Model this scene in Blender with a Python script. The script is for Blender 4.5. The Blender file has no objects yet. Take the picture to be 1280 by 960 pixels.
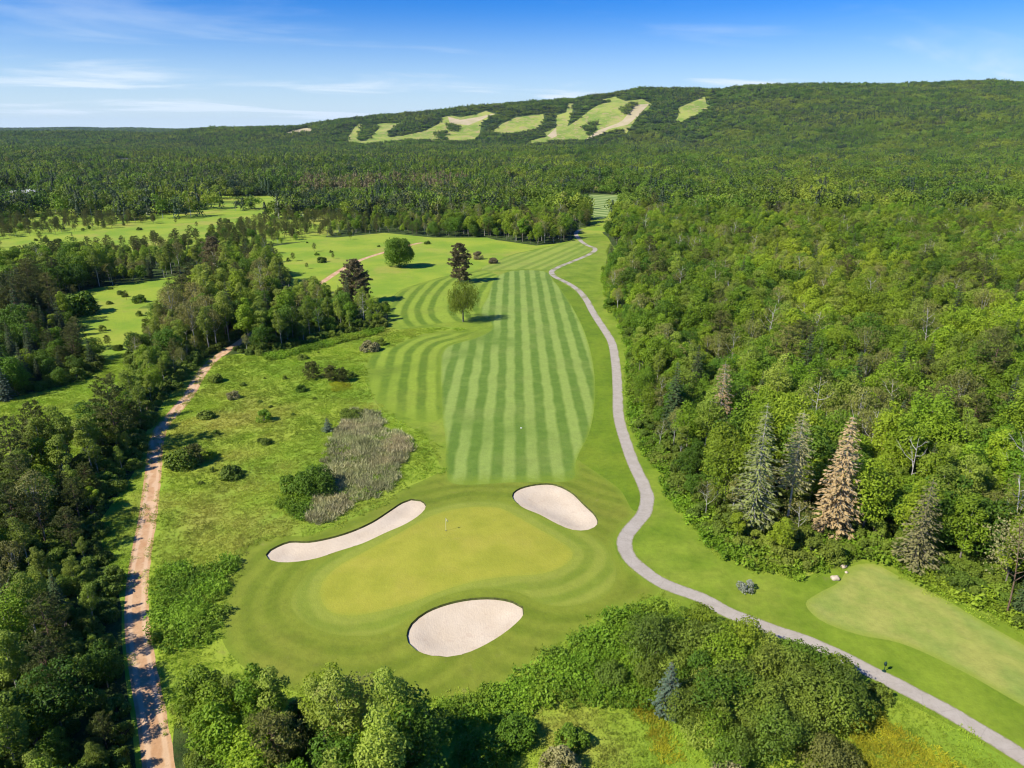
import bpy, math
import numpy as np
from mathutils import Vector
from mathutils.geometry import delaunay_2d_cdt

SC = bpy.context.scene
COL = SC.collection
R = math.radians

# ---------------------------------------------------------------- camera
CAM_H, PITCH, FPX = 55.0, R(19.95), 868.0
cam_d = bpy.data.cameras.new('camera'); cam = bpy.data.objects.new('camera', cam_d); COL.objects.link(cam)
cam_d.sensor_width = 36.0; cam_d.lens = FPX/1280*36.0
cam_d.clip_start = 0.5; cam_d.clip_end = 40000
cam.location = (0, 0, CAM_H); cam.rotation_euler = (R(90)-PITCH, 0, 0)
SC.camera = cam

# ---------------------------------------------------------------- light
SUN_AZ = R(241.5)      # clockwise from +Y, direction towards the sun
SUN_EL = R(43.0)
world = bpy.data.worlds.new('World'); SC.world = world; world.use_nodes = True
nt = world.node_tree; N = nt.nodes; L = nt.links
bg = N['Background']; bg.inputs['Strength'].default_value = 0.078
sky = N.new('ShaderNodeTexSky'); sky.sky_type = 'NISHITA'; sky.sun_disc = False
sky.sun_elevation = SUN_EL; sky.sun_rotation = SUN_AZ
sky.altitude = 300; sky.air_density = 1.0; sky.dust_density = 0.4; sky.ozone_density = 2.6
def nd(nt, t, **kw):
    n = nt.nodes.new(t)
    for k, v in kw.items():
        if k.startswith('i_'):
            key = k[2:]
            n.inputs[int(key) if key.isdigit() else key].default_value = v
        else: setattr(n, k, v)
    return n
def math_(nt, op, a, b=None, c=None, clamp=False):
    n = nt.nodes.new('ShaderNodeMath'); n.operation = op; n.use_clamp = clamp
    for i, v in enumerate((a, b, c)):
        if v is None: continue
        if isinstance(v, (int, float)): n.inputs[i].default_value = v
        else: nt.links.new(v, n.inputs[i])
    return n.outputs[0]
def mixc(nt, fac, a, b, blend='MIX'):
    n = nt.nodes.new('ShaderNodeMix'); n.data_type = 'RGBA'; n.blend_type = blend
    for s, v in ((n.inputs[0], fac), (n.inputs[6], a), (n.inputs[7], b)):
        if isinstance(v, (int, float)): s.default_value = v
        elif isinstance(v, (tuple, list)): s.default_value = (*v[:3], 1)
        else: nt.links.new(v, s)
    return n.outputs[2]
def ramp(nt, x, lo, hi):
    n = nt.nodes.new('ShaderNodeMapRange'); n.interpolation_type = 'SMOOTHSTEP'
    nt.links.new(x, n.inputs[0]); n.inputs[1].default_value = lo; n.inputs[2].default_value = hi
    return n.outputs[0]
def noise(nt, vec, scale, detail=3, rough=0.55, dist=0.0):
    n = nt.nodes.new('ShaderNodeTexNoise'); n.inputs['Scale'].default_value = scale
    n.inputs['Detail'].default_value = detail; n.inputs['Roughness'].default_value = rough
    n.inputs['Distortion'].default_value = dist
    if vec is not None: nt.links.new(vec, n.inputs['Vector'])
    return n.outputs[0]
# thin cirrus in the sky: streaky noise over a plane high above
tc = N.new('ShaderNodeTexCoord')
sep = N.new('ShaderNodeSeparateXYZ'); L.new(tc.outputs['Generated'], sep.inputs[0])
zz = math_(nt, 'ADD', sep.outputs[2], 0.10)
cx = math_(nt, 'DIVIDE', sep.outputs[0], zz); cy = math_(nt, 'DIVIDE', sep.outputs[1], zz)
cmb = N.new('ShaderNodeCombineXYZ')
L.new(math_(nt, 'ADD', math_(nt, 'MULTIPLY', cx, 0.42), math_(nt, 'MULTIPLY', cy, 0.13)), cmb.inputs[0])
L.new(math_(nt, 'ADD', math_(nt, 'MULTIPLY', cy, 0.85), math_(nt, 'MULTIPLY', cx, -0.30)), cmb.inputs[1])
cmb.inputs[2].default_value = 3.7
c1 = noise(nt, cmb.outputs[0], 1.15, 7, 0.55, 0.5)
cl = ramp(nt, c1, 0.53, 0.78)
veil = ramp(nt, sep.outputs[2], 0.165, -0.06)
cl = math_(nt, 'MULTIPLY', cl, math_(nt, 'ADD', math_(nt, 'MULTIPLY', veil, 0.95), 0.20))
cl = math_(nt, 'ADD', cl, math_(nt, 'MULTIPLY', veil, 1.10), clamp=True)
hs = nd(nt, 'ShaderNodeHueSaturation'); hs.inputs['Saturation'].default_value = 1.55
L.new(sky.outputs[0], hs.inputs['Color'])
L.new(mixc(nt, cl, mixc(nt, 1.0, hs.outputs[0], (0.42, 0.84, 1.42), 'MULTIPLY'), (7.6, 8.9, 10.2)), bg.inputs['Color'])

sd = bpy.data.lights.new('sun', 'SUN'); sd.energy = 4.9; sd.angle = R(0.53); sd.color = (1.0, 0.945, 0.83)
sun = bpy.data.objects.new('sun', sd); COL.objects.link(sun)
sv = Vector((math.sin(SUN_AZ)*math.cos(SUN_EL), math.cos(SUN_AZ)*math.cos(SUN_EL), math.sin(SUN_EL)))
sun.rotation_euler = sv.to_track_quat('Z', 'Y').to_euler(); sun.location = (-60, -40, 120)
vs = SC.view_settings
SC.display_settings.display_device = 'sRGB'
vs.view_transform = 'Standard'; vs.look = 'None'; vs.exposure = 0.42; vs.gamma = 1.0; vs.use_curve_mapping = False
SC.render.engine = 'CYCLES'
cy_ = SC.cycles
cy_.max_bounces = 5; cy_.diffuse_bounces = 3; cy_.glossy_bounces = 1; cy_.transmission_bounces = 2
cy_.volume_bounces = 0; cy_.transparent_max_bounces = 4; cy_.caustics_reflective = False; cy_.caustics_refractive = False
cy_.use_denoising = True
cy_.filter_width = 1.15
try: cy_.denoiser = 'OPENIMAGEDENOISE'
except Exception: pass

# ---------------------------------------------------------------- terrain height
def smooth(a, b, x):
    t = np.clip((np.asarray(x, float)-a)/(b-a), 0, 1); return t*t*(3-2*t)
CP, SP = math.cos(PITCH), math.sin(PITCH)
def ray(px, py):
    u = (px-640)/FPX; v = (480-py)/FPX
    return np.array([u, CP+v*SP, v*CP-SP])
CREST = 3000.0
_sil = [(-200,166),(0,166),(130,166),(200,167),(235,163),(265,159),(340,158),(370,158),(400,153),(440,149),(480,145),(520,141),(560,137),
        (640,129),(700,122),(730,119),(760,114),(800,109),(850,109),(900,112),(940,108),(1000,107),(1100,105),(1200,102),(1280,101),(1500,101),(1800,110)]
_A, _T = [], []
for px, py in _sil:
    d = ray(px, py); _A.append(d[0]/d[1]); _T.append(max(0.0, CAM_H+CREST*d[2]/d[1]-11))
_A, _T = np.array(_A), np.array(_T)
def wob(x, y, k, s):
    return np.sin(x/k+s)*np.cos(y/(k*1.37)+2.1*s)+0.6*np.sin((x*0.7+y)/(k*0.61)+s*3)+0.4*np.cos((x-y*0.8)/(k*0.37)+s)
def hgt(x, y):
    x = np.asarray(x, float); y = np.asarray(y, float)
    z = 0.28*wob(x, y, 41, 1.3)
    z = z+0.7*np.exp(-(((x+6)/22)**2+((y-84)/15)**2))            # the green sits on a low mound
    r = np.hypot(x, y)
    z = z+4.5*smooth(500, 1400, r)*wob(x, y, 260, 0.7)
    yy = np.maximum(y, 60.0); a = x/yy
    top = np.interp(a, _A, _T)
    r0 = np.interp(a, [-0.4, 0.2, 0.7], [2350, 2250, 1300])
    t = np.clip((y-r0)/(CREST-r0), 0, 1)
    S = 0.45*t*t*(3-2*t)+0.55*t
    S = S*(1-0.35*smooth(3050, 4600, y))
    z = z+top*S+smooth(0.05, 0.9, t)*(1-smooth(0.9, 1.0, t))*7*wob(x, y, 150, 2.2)*np.clip(top/100, 0, 1)
    z = z+smooth(4500, 8500, r)*(34+16*wob(x, y, 900, 4.0))*smooth(0.3, 0.0, a+0.35)
    return z
def P(px, py):
    d = ray(px, py)
    if py > 215:
        t = -CAM_H/d[2]
        for _ in range(8):
            t = (float(hgt(d[0]*t, d[1]*t))-CAM_H)/d[2]
        return (d[0]*t, d[1]*t)
    ts = np.arange(700, 9000, 4.0)
    k = np.nonzero(hgt(d[0]*ts, d[1]*ts) > CAM_H+d[2]*ts)[0]
    t = ts[k[0]] if len(k) else 9000.0
    return (d[0]*t, d[1]*t)
def PP(pts): return np.array([P(*p) for p in pts])
def catmull(pts, closed, step):
    pts = np.asarray(pts, float); n = len(pts); out = []
    rng_ = range(n) if closed else range(n-1)
    for i in rng_:
        p1, p2 = pts[i], pts[(i+1) % n]
        p0 = pts[(i-1) % n] if closed or i > 0 else p1
        p3 = pts[(i+2) % n] if closed or i+2 < n else p2
        # centripetal parameterisation keeps the curve from overshooting
        d1 = max(np.linalg.norm(p1-p0), 1e-3)**.5; d2 = max(np.linalg.norm(p2-p1), 1e-3)**.5; d3 = max(np.linalg.norm(p3-p2), 1e-3)**.5
        m1 = (p2-p1)+d2*((p1-p0)/d1-(p2-p0)/(d1+d2)); m2 = (p2-p1)+d2*((p3-p2)/d3-(p3-p1)/(d2+d3))
        m = max(1, int(np.linalg.norm(p2-p1)/step(p1)))
        for j in range(m):
            t = j/m; t2, t3 = t*t, t*t*t
            out.append(p1*(2*t3-3*t2+1)+m1*(t3-2*t2+t)+p2*(3*t2-2*t3)+m2*(t3-t2))
    if not closed: out.append(pts[-1])
    return np.array(out)
def spacing(p):
    r = math.hypot(p[0], p[1]); return 0.9 if r < 105 else (r/115 if r < 480 else r/75)
def outline(px): return catmull(PP(px), True, spacing)
def ribbon(px, w0, w1):
    c = catmull(PP(px), False, lambda p: max(1.2, spacing(p)))
    t = np.gradient(c, axis=0); t /= np.linalg.norm(t, axis=1)[:, None]
    n = np.stack([-t[:, 1], t[:, 0]], 1)
    w = np.linspace(w0, w1, len(c))[:, None]/2
    j = 1+0.05*np.sin(np.arange(len(c))*1.7)[:, None]
    return c, np.concatenate([c+n*w*j, (c-n*w)[::-1]])
def pip(poly, x, y):
    x = np.asarray(x); y = np.asarray(y); ins = np.zeros(x.shape, bool)
    lo, hi = poly.min(0), poly.max(0)
    m = (x >= lo[0]) & (x <= hi[0]) & (y >= lo[1]) & (y <= hi[1])
    if not m.any(): return ins
    xs, ys = x[m], y[m]; c = np.zeros(xs.shape, bool)
    a = poly; b = np.roll(poly, -1, 0)
    for (x1, y1), (x2, y2) in zip(a, b):
        if y1 == y2: continue
        k = ((y1 > ys) != (y2 > ys)) & (xs < (x2-x1)*(ys-y1)/(y2-y1)+x1)
        c ^= k
    ins[m] = c; return ins
def dist_line(poly, x, y, closed=False):
    a = poly if closed else poly[:-1]; b = np.roll(poly, -1, 0) if closed else poly[1:]
    best = np.full(np.shape(x), 1e9)
    for p, q in zip(a, b):
        d = q-p; l = d@d
        if l < 1e-9: continue
        t = np.clip(((x-p[0])*d[0]+(y-p[1])*d[1])/l, 0, 1)
        best = np.minimum(best, np.hypot(x-p[0]-t*d[0], y-p[1]-t*d[1]))
    return best

# ---------------------------------------------------------------- the plan of the place (outlines on the ground)
path_px = [(728,286),(720,291),(725,300),(733,306),(744,311),(738,317),(715,327),(700,333),(689.5,339.5),(694,346),(708,353),(722,362),(733,375),
    (740,388),(747.7,400.6),(758,416),(764.5,427.5),(769.5,454),(772,488),(773.5,521.5),(783,555),(793,582),(804,605),(809,622),(804,643),
    (787,663),(780,678.7),(787,697),(804,713),(832.5,731),(874,746),(905,763),(960,785),(1025,808),(1064,827),(1125,857.6),(1179,886),(1280,947),(1400,1030),(1500,1110)]
path_c, path_o = ribbon(path_px, 2.5, 2.15)
road_px = [(528,303),(515,305.5),(479,315.5),(449,325.5),(425,338),(402,353),(388,362),(362,380),(335,402),(300,427),(265,451),(248.6,471),(235,494.7),(218,515),
    (201.5,535),(195,555),(191.5,588.7),(187.8,620),(184,649),(174.5,705),(170.6,750),(173,799),(180,844),(189,892.5),(196,940),(206,1010),(222,1110),(240,1250)]
road_c, road_o = ribbon(road_px, 2.5, 2.7)
track_c, track_o = ribbon([(176,384),(190,384),(203,385)], 4.0, 3.0)
green_o = outline([(400,739),(402.7,728),(421,709),(459.5,687.7),(500,666),(544,643),(581,634.5),(622.5,634.6),(647,646),(675,662),(701,677),(716,691),
    (709,704),(682,716),(630,721),(589,727.5),(551,739),(514,753),(465,766),(435,769),(416,766),(404,755)])
collar_o = outline([(364,758),(367,741),(386,716),(411,698),(459.5,675),(500,656),(540,636),(581,627),(625,627),(650,636),(700,657),(742,671),(763,690),(770,712),(766,732),
    (750,747),(712,757.5),(679,755),(650,741),(619,736),(589,737),(556,745),(529,757),(509,774),(490,787),(473,793),(438,795),(400,788),(376,774)])
bk_left = outline([(332,694),(337,688),(346,683),(362,677),(386,677),(411,672.5),(438,664.5),(465,652.5),(486,639),(503,628),(514,624),(526,625.5),(533,632),(527,642),(508,655),
    (481,667),(454,679.6),(421.6,690),(398,698),(373,702.6),(348,703.4),(336,700)])
bk_right = outline([(640,620.6),(645,613),(663,606.7),(690,605),(712.5,614),(731,631),(745,645),(747.5,655),(735,663),(716,663),(697.5,656),(675,644),(652,634)])
bk_low = outline([(508,795),(513.7,780),(532.5,765),(558.7,754.5),(588.7,748.5),(618.7,747.7),(641,752),(654,759),(655,768),(645,780),(626,795),(600,810),(577.5,819),(558.7,822),(540,820.5),(521,814),(510,804)])
fair_px_left = [(622,345),(609,372),(600,392),(612,401),(614,412),(592,423),(563,431.5),(553,440),(551,458),(551,480),(553,521),(557,552),(558,588)]
fair_o = catmull(PP([(640,338.5),(662,337.5),(680,339)]+[(693,352),(705,367),(726,404),(736,431),(742.6,464.5),(743,508),(735,545),(724,566),(719,580),(714,600),(640,603),(566,604)]+fair_px_left[::-1]), True, spacing)
fair_left = catmull(PP(fair_px_left), False, spacing)
# turf belt round the green, down to the woods
belt_o = outline([(294,700),(296,688),(312,677),(335,670),(386,669),(422,655),(452,643),(480,628),(503,612),(530,600),(558,588),(566,602),(640,601),(714,598),(722,575),(745,590),(775,612),(792,640),
    (776,664),(768,680),(778,703),(800,722),(824,738),(800,752),(769,760),(739,784),(697,806),(660,832),(626,859),(570,877),(514,879),(470,884),(420,878),(330,850),(286,815),(275,785),(281,750),(292,715)])
rough_o = outline([(470,448),(480,440),(498,430),(520,420),(548,413),(585,411),(560,409),(529,410),(500,412),(486,409),(486,392.5),(488,378),(500,363),(522,355),(557,345),(600,336),(640,318),(672,311),(715,300),(722,295),(750,292),(765,306),(768,318),(755,336),(757,353),
    (763,383),(779,414),(789,431),(789,488),(797,535),(812,567),(832,596),(843,625),(868,654),(893,686),(920,703),(964,716),(1000,722),(1040,706),(1064,700),(1107,699),(1142,724),(1167,740),(1205,756),(1242,772),(1280,790),
    (1500,890),(1500,1120),(1400,1045),(1280,962),(1179,902),(1125,876),(1075,858),(1040,838),(960,812),(905,788),(860,765),(824,745),(800,752),(769,760),(700,700),(600,640),(560,600),(530,545),(505,530),(478,512),(462,490),(462,465)])
strip_o = outline([(681,339.5),(693,352),(705,367),(726,404),(736,431),(742.6,464.5),(743,508),(735,545),(724,566),(724,575),(745,590),(775,612),(792,638),(800,640),(803,620),(793,584),(780,552),(770,520),(768,488),(766,455),(760,430),(744,402),(730,377),(716,362),(700,352),(690,345)])
arcs_up = outline([(485.6,394),(488,380),(499,365),(521,357),(557,346.5),(600,338),(622,344),(609,372),(600,392),(585,402),(560,403.5),(529,407),(503,410),(496,403)])
arcs_up_g = catmull(PP([(640,335),(600,341),(575,350),(562,362),(554,375),(551,388),(558,400),(575,410)]), False, spacing)
arcs_low = outline([(455,457),(467,440),(495,431.6),(514,424),(545,417.5),(580,415.5),(612,411),(592,423),(563,431.5),(553,440),(551,458),(551,480),(553,521),(535,528),(505,520),(475,505),(458,480)])
arcs_top = outline([(604,337.5),(640,319),(672,312),(714,301.5),(722,300),(730,308),(738,313),(712,325),(697,331),(684,337),(660,336),(640,337)])
arcs_top_g = catmull(PP([(560,372),(640,335),(745,292)]), False, spacing)
tee_o = outline([(1007,755),(1021,742.6),(1048,728),(1064,708),(1093,705),(1125,721),(1179,748),(1251,790),(1290,812),(1400,880),(1500,960),(1400,940),(1290,888),(1197,836),(1125,804),(1071.5,793),(1025,775)])
far_fair = outline([(736,243.5),(768,243.5),(766,256),(752,274),(744,272),(741,258)])
run_list = [
    [(448,154.7),(453,155.6),(450,165),(447,172.5),(451,177),(458.4,176),(474,161),(471.6,154.7),(506,153),(489,161),(484.7,166),(487.5,171.5),(504,169.7),(532.5,163),(549,154.7),(552,147),(564,144.4),(575.6,147),
     (594,143.4),(607.5,139),(619,142.5),(602,153.8),(600,165),(598,172.5),(585,177),(544,177),(514,175),(482,178),(457.5,181),(437,180),(434,172.5),(440.6,163)],
    [(615,165),(628,154.7),(645,147),(679,142.5),(680.6,152),(671,161),(660,165),(630,168)],
    [(660,177),(684,170.6),(680.6,166),(695.6,159),(695.6,144.4),(708,140.6),(709.7,129.4),(717,129.4),(715,142.5),(709,158),(714,155.6),(729,144.4),(750,130.3),(765,127.5),(752,124.7),(769,121),(782,126.6),(802.5,123.75),
     (814.7,130.3),(810,137),(799,144.4),(791,154.7),(782,168.75),(779,161),(772.5,162),(748,168.75),(731,175),(697.5,176),(660,181)],
    [(847.5,135),(881,121),(883,130.3),(891.6,133),(866,146),(847.5,154.7),(844.7,151),(848.4,144.4)]]
runs = [PP(p) for p in run_list]
dirt_list = [[(560,146),(575,150),(619,142),(602,150),(585,157),(562,154)], [(731,175),(748,163),(772,154),(779,150),(795,131),(812,130),(799,144),(785,156),(760,162),(748,170)],
    [(684,170),(695,160),(696,170),(690,173)], [(350,168),(370,162),(384,160),(395,162),(390,167),(372,170)]]
dirts = [PP(p) for p in dirt_list]
in_run_trees = [PP(p) for p in ([(774,143),(779,137),(790,130),(797,129),(790,138),(785,146)], [(729,168),(729,160),(744,155),(746,163),(738,169)], [(560,165),(560,158),(571,158),(571,165)], [(545,177),(545,168),(556,168),(556,177)])]

# open ground (no trees) outlines
openA = PP([(388,296),(419,297),(480,291),(541,297),(609,297),(620,300),(670,307),(700,304),(715,300),(720,293),(724,284),(748,283),(754,292),(763,304),(771,312),(755,335),(756,353),(762,383),(778,414),(788,431),(788,488),(795,535),
    (812,568),(832,595),(843,624),(869,653),(894,685),(920,702),(964,714),(1045,702),(1107,698),(1142,722),(1167,737),(1205,752),(1242,768),(1280,784),(1400,840),(1500,900),(1500,1300),(560,1300),
    (545,1100),(545,975),(500,925),(440,915),(400,897),(300,887),(250,884),(218,905),(212,960),(235,1110),(250,1300),(195,1300),(185,1110),(170,960),(164,900),(157,850),(152,800),(152,760),(144,720),(128,690),(125,650),(148,620),(168,590),
    (175,560),(187,530),(206,500),(228,478),(250,455),(260,447),(300,442),(330,445),(365,436),(390,428),(440,416),(480,408),(490,395),(470,384),(440,380),(415,374),(399,363),(372,362),(352,348),(352,330),(340,308),(375,303)])
openL1 = PP([(58,372),(120,360),(190,350),(250,340),(280,350),(265,362),(243,372),(208,392),(188,416),(168,436),(150,450),(120,450),(95,430),(85,405),(65,385)])
openL2 = PP([(-200,530),(0,500),(17,497),(56,489),(81,483),(112,472),(128,455),(150,440),(175,470),(165,510),(135,545),(95,575),(60,585),(0,592),(-60,595),(-200,620)])
openS = PP([(-100,330),(-60,306),(0,300),(134,286),(235,276),(289,269),(330,262),(345,256),(372,260),(350,270),(300,284),(240,301),(130,311),(0,330),(-100,348)])
openS2 = PP([(286,254),(292,247),(330,245),(388,245),(390,256),(340,260),(290,260)])
clear1 = PP([(144,201),(172,201),(173,212),(142,213)])
clear2 = PP([(-10,252),(-10,238),(50,238),(52,252)])
sparseC = PP([(-200,330),(-200,256),(0,254),(150,250),(270,245),(420,243),(440,280),(400,300),(200,318),(0,335)])
corr = PP([(728,243),(777,243),(775,262),(764,288),(752,291),(741,286),(736,262)])
OPENS = [corr, openA, openL1, openL2, openS, openS2, clear1, clear2, far_fair]+runs+[dirts[3]]

# ---------------------------------------------------------------- one triangulation of the whole ground
rng = np.random.default_rng(7)
def inset(poly, d):
    t = np.roll(poly, -1, 0)-np.roll(poly, 1, 0); t /= np.linalg.norm(t, axis=1)[:, None]
    n = np.stack([-t[:, 1], t[:, 0]], 1)
    area = 0.5*np.sum(poly[:, 0]*np.roll(poly[:, 1], -1)-np.roll(poly[:, 0], -1)*poly[:, 1])
    return poly+n*d*(1 if area > 0 else -1)
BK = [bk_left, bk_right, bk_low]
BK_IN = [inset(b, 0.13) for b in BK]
rings = [strip_o, green_o, collar_o, path_o, road_o, track_o, fair_o, belt_o, rough_o, arcs_up, arcs_low, arcs_top, tee_o, far_fair]+BK+BK_IN+runs+dirts+[openA, openL1, openL2, openS, openS2, clear1]
cv, ce = [], []
def densify(poly):
    out = []
    for a, b in zip(poly, np.roll(poly, -1, 0)):
        m = max(1, int(np.linalg.norm(b-a)/(spacing(a)*1.6)))
        out += [a+(b-a)*i/m for i in range(m)]
    return np.array(out)
for ring in rings:
    d = densify(ring); s = len(cv); n = len(d)
    cv += list(d); ce += [(s+i, s+(i+1) % n) for i in range(n)]
grid = []
r = 12.0
while r < 14000:
    s = spacing((r, 0))
    na = int(R(112)*r/s); a0 = np.linspace(-R(56), R(56), na)
    nb = max(10, int(R(248)*r/(s*9))); b0 = np.linspace(R(56), R(304), nb+2)[1:-1]
    for aa, jt in ((a0, .35), (b0, 1.0)):
        rr = r+(rng.random(len(aa))-.5)*s*jt; th = aa+(rng.random(len(aa))-.5)*jt*s/r
        grid.append(np.stack([np.sin(th)*rr, np.cos(th)*rr], 1))
    r += s
grid.append(np.array([[0., 0.], [0., 6.], [0., -6.], [6., 0.], [-6., 0.]]))
grid = np.concatenate(grid)
allv = np.concatenate([np.array(cv), grid])
res = delaunay_2d_cdt([Vector(p) for p in allv], ce, [], 0, 1e-3, False)
V2 = np.array([tuple(v) for v in res[0]]); F = np.array([f for f in res[2] if len(f) == 3], int)
cen = V2[F].mean(1); X, Y = cen[:, 0], cen[:, 1]
reg = np.zeros(len(F), int)      # 0 wood floor, 1 meadow
for o in OPENS+[sparseC]: reg[pip(o, X, Y)] = 1
NAMES = {2: rough_o, 3: belt_o, 4: arcs_up, 5: arcs_low, 6: arcs_top, 7: fair_o, 8: collar_o, 9: green_o, 10: tee_o, 11: far_fair}
for k, o in NAMES.items(): reg[pip(o, X, Y)] = k
reg[pip(strip_o, X, Y) & ((reg == 2) | (reg == 3))] = 16
for o in runs: reg[pip(o, X, Y)] = 12
for o in dirts: reg[pip(o, X, Y)] = 13
for o in (road_o, track_o): reg[pip(o, X, Y)] = 14
reg[pip(path_o, X, Y)] = 15
for i in range(3):
    reg[pip(BK[i], X, Y)] = 20; reg[pip(BK_IN[i], X, Y)] = 21+i
Z = hgt(V2[:, 0], V2[:, 1])
for b in BK_IN:
    m = pip(b*1.0, V2[:, 0], V2[:, 1]) | (dist_line(b, V2[:, 0], V2[:, 1], True) < 0.05)
    dd = dist_line(b, V2[m, 0], V2[m, 1], True)
    Z[m] -= 0.14+0.50*smooth(0, 3.2, dd)
    dn = dist_line(b, V2[:, 0], V2[:, 1], True)
    Z[~m] += 0.10*smooth(2.0, 0.3, dn[~m])
inroad = dist_line(road_c, V2[:, 0], V2[:, 1]); Z -= 0.10*smooth(1.9, 1.2, inroad)
V3 = np.column_stack([V2, Z])

def new_mesh(name, V, Fc, mats=(), smooth_=True, midx=None, attrs=None):
    me = bpy.data.meshes.new(name); V = np.asarray(V, np.float32); Fc = np.asarray(Fc, np.int32); k = Fc.shape[1]
    me.vertices.add(len(V)); me.vertices.foreach_set('co', V.ravel())
    me.loops.add(Fc.size); me.loops.foreach_set('vertex_index', Fc.ravel())
    me.polygons.add(len(Fc)); me.polygons.foreach_set('loop_start', np.arange(0, Fc.size, k, dtype=np.int32))
    me.polygons.foreach_set('loop_total', np.full(len(Fc), k, np.int32))
    me.polygons.foreach_set('use_smooth', np.full(len(Fc), smooth_, bool))
    for m in mats: me.materials.append(m)
    if midx is not None: me.polygons.foreach_set('material_index', np.asarray(midx, np.int32))
    for an, av in (attrs or {}).items():
        at = me.attributes.new(an, 'FLOAT', 'POINT'); at.data.foreach_set('value', np.asarray(av, np.float32))
    me.update(calc_edges=True); me.validate()
    return me
def tag(o, label=None, cat=None, group=None, kind=None):
    for k, v in (('label', label), ('category', cat), ('group', group), ('kind', kind)):
        if v: o[k] = v
    return o
def link(name, me, loc=None, parent=None, **t):
    o = bpy.data.objects.new(name, me); COL.objects.link(o)
    if loc is not None: o.location = loc
    if parent is not None: o.parent = parent
    return tag(o, **t)

# ---------------------------------------------------------------- materials
def mat_base(name, rough=0.9):
    m = bpy.data.materials.new(name); m.use_nodes = True; t = m.node_tree
    b = t.nodes['Principled BSDF']; b.inputs['Roughness'].default_value = rough
    b.inputs['Specular IOR Level'].default_value = 0.25
    return m, t, b
def pos(t):
    g = t.nodes.new('ShaderNodeNewGeometry'); return g.outputs['Position']
def bump(t, b, h, dist, strength=1.0):
    n = t.nodes.new('ShaderNodeBump'); n.inputs['Strength'].default_value = strength; n.inputs['Distance'].default_value = dist
    t.links.new(h, n.inputs['Height']); t.links.new(n.outputs[0], b.inputs['Normal'])
def turf(name, light, dark, stripe=None, patch=None, patch_amt=0.5, fine=0.10, pscale=0.07, soft=0.25, worn=0.0, blend=()):
    """mown grass: two tones of mowing direction, wear patches, blade texture"""
    m, t, b = mat_base(name, 0.85); p = pos(t)
    if stripe:
        a = nd(t, 'ShaderNodeAttribute', attribute_name='mow')
        w = math_(t, 'ADD', a.outputs['Fac'], math_(t, 'MULTIPLY', math_(t, 'SUBTRACT', noise(t, p, 0.12, 2), 0.5), 1.1))
        s = math_(t, 'SINE', math_(t, 'MULTIPLY', w, 2*math.pi/stripe))
        f = ramp(t, s, -soft, soft)
        f = math_(t, 'ADD', math_(t, 'MULTIPLY', f, ramp(t, noise(t, p, 0.045, 2), 0.2, 0.5)), 0.0)
    else:
        f = ramp(t, noise(t, p, pscale*2.2, 4), 0.35, 0.65)
    c = mixc(t, f, dark, light)
    if patch:
        c = mixc(t, math_(t, 'MULTIPLY', ramp(t, noise(t, p, pscale, 4, 0.6), 0.45, 0.72), patch_amt), c, patch)
    n2 = noise(t, p, 1.1, 5, 0.7)
    c = mixc(t, math_(t, 'MULTIPLY', ramp(t, n2, 0.3, 0.75), fine*2.2), c, tuple(x*0.45 for x in dark))
    n4 = noise(t, p, 0.33, 3, 0.6)
    c = mixc(t, math_(t, 'MULTIPLY', ramp(t, n4, 0.4, 0.75), fine*1.6), c, tuple(min(1, x*1.35) for x in light))
    if worn:
        n3 = noise(t, p, 0.5, 5, 0.65)
        c = mixc(t, math_(t, 'MULTIPLY', ramp(t, n3, 0.62, 0.8), worn), c, (0.34, 0.27, 0.12))
    for an, col, wd in blend:      # the cut of the next height of grass fades in along the edge
        e = nd(t, 'ShaderNodeAttribute', attribute_name=an)
        ev = math_(t, 'ADD', e.outputs['Fac'], math_(t, 'MULTIPLY', math_(t, 'SUBTRACT', noise(t, p, 0.9, 4, 0.7), 0.5), wd*1.2))
        c = mixc(t, math_(t, 'MULTIPLY', ramp(t, ev, wd, -wd*.4), 0.85), c, col)
    t.links.new(c, b.inputs['Base Color'])
    bump(t, b, noise(t, p, 3.2, 4, 0.7), 0.12, 0.5)
    return m
M = {}
GC, CB, RG = (0.285, 0.315, 0.032), (0.205, 0.250, 0.022), (0.195, 0.270, 0.016)
M['fairway'] = turf('fairway_turf', (0.272, 0.360, 0.066), (0.118, 0.205, 0.020), stripe=4.2, patch=(0.24, 0.29, 0.06), patch_amt=0.40, fine=0.10, soft=0.6, worn=0.2, blend=[('edge', RG, 0.9)])
M['arcs'] = turf('mown_rough_turf', (0.265, 0.355, 0.030), (0.115, 0.195, 0.010), stripe=4.3, patch=(0.22, 0.25, 0.03), patch_amt=0.35, fine=0.12, soft=0.7, worn=0.25, blend=[('edge', (0.20, 0.28, 0.018), 2.2)])
M['arcs_top'] = turf('mown_slope_turf', (0.29, 0.36, 0.050), (0.175, 0.26, 0.025), stripe=5.2, patch=(0.25, 0.27, 0.05), patch_amt=0.5, fine=0.10, soft=0.8)
M['rough'] = turf('rough_turf', (0.225, 0.305, 0.022), (0.140, 0.225, 0.010), patch=(0.31, 0.33, 0.045), patch_amt=0.7, fine=0.16, pscale=0.055, worn=0.25)
M['strip'] = turf('deep_rough_turf', (0.165, 0.250, 0.010), (0.115, 0.195, 0.006), patch=(0.25, 0.30, 0.02), patch_amt=0.5, fine=0.16, pscale=0.05)
M['belt'] = turf('belt_turf', (0.205, 0.250, 0.020), (0.152, 0.204, 0.012), stripe=3.1, patch=(0.24, 0.24, 0.03), patch_amt=0.55, fine=0.15, pscale=0.06, soft=0.9, worn=0.35, blend=[('edge', CB, 0.7), ('edge2', (0.20, 0.27, 0.02), 1.5)])
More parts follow.
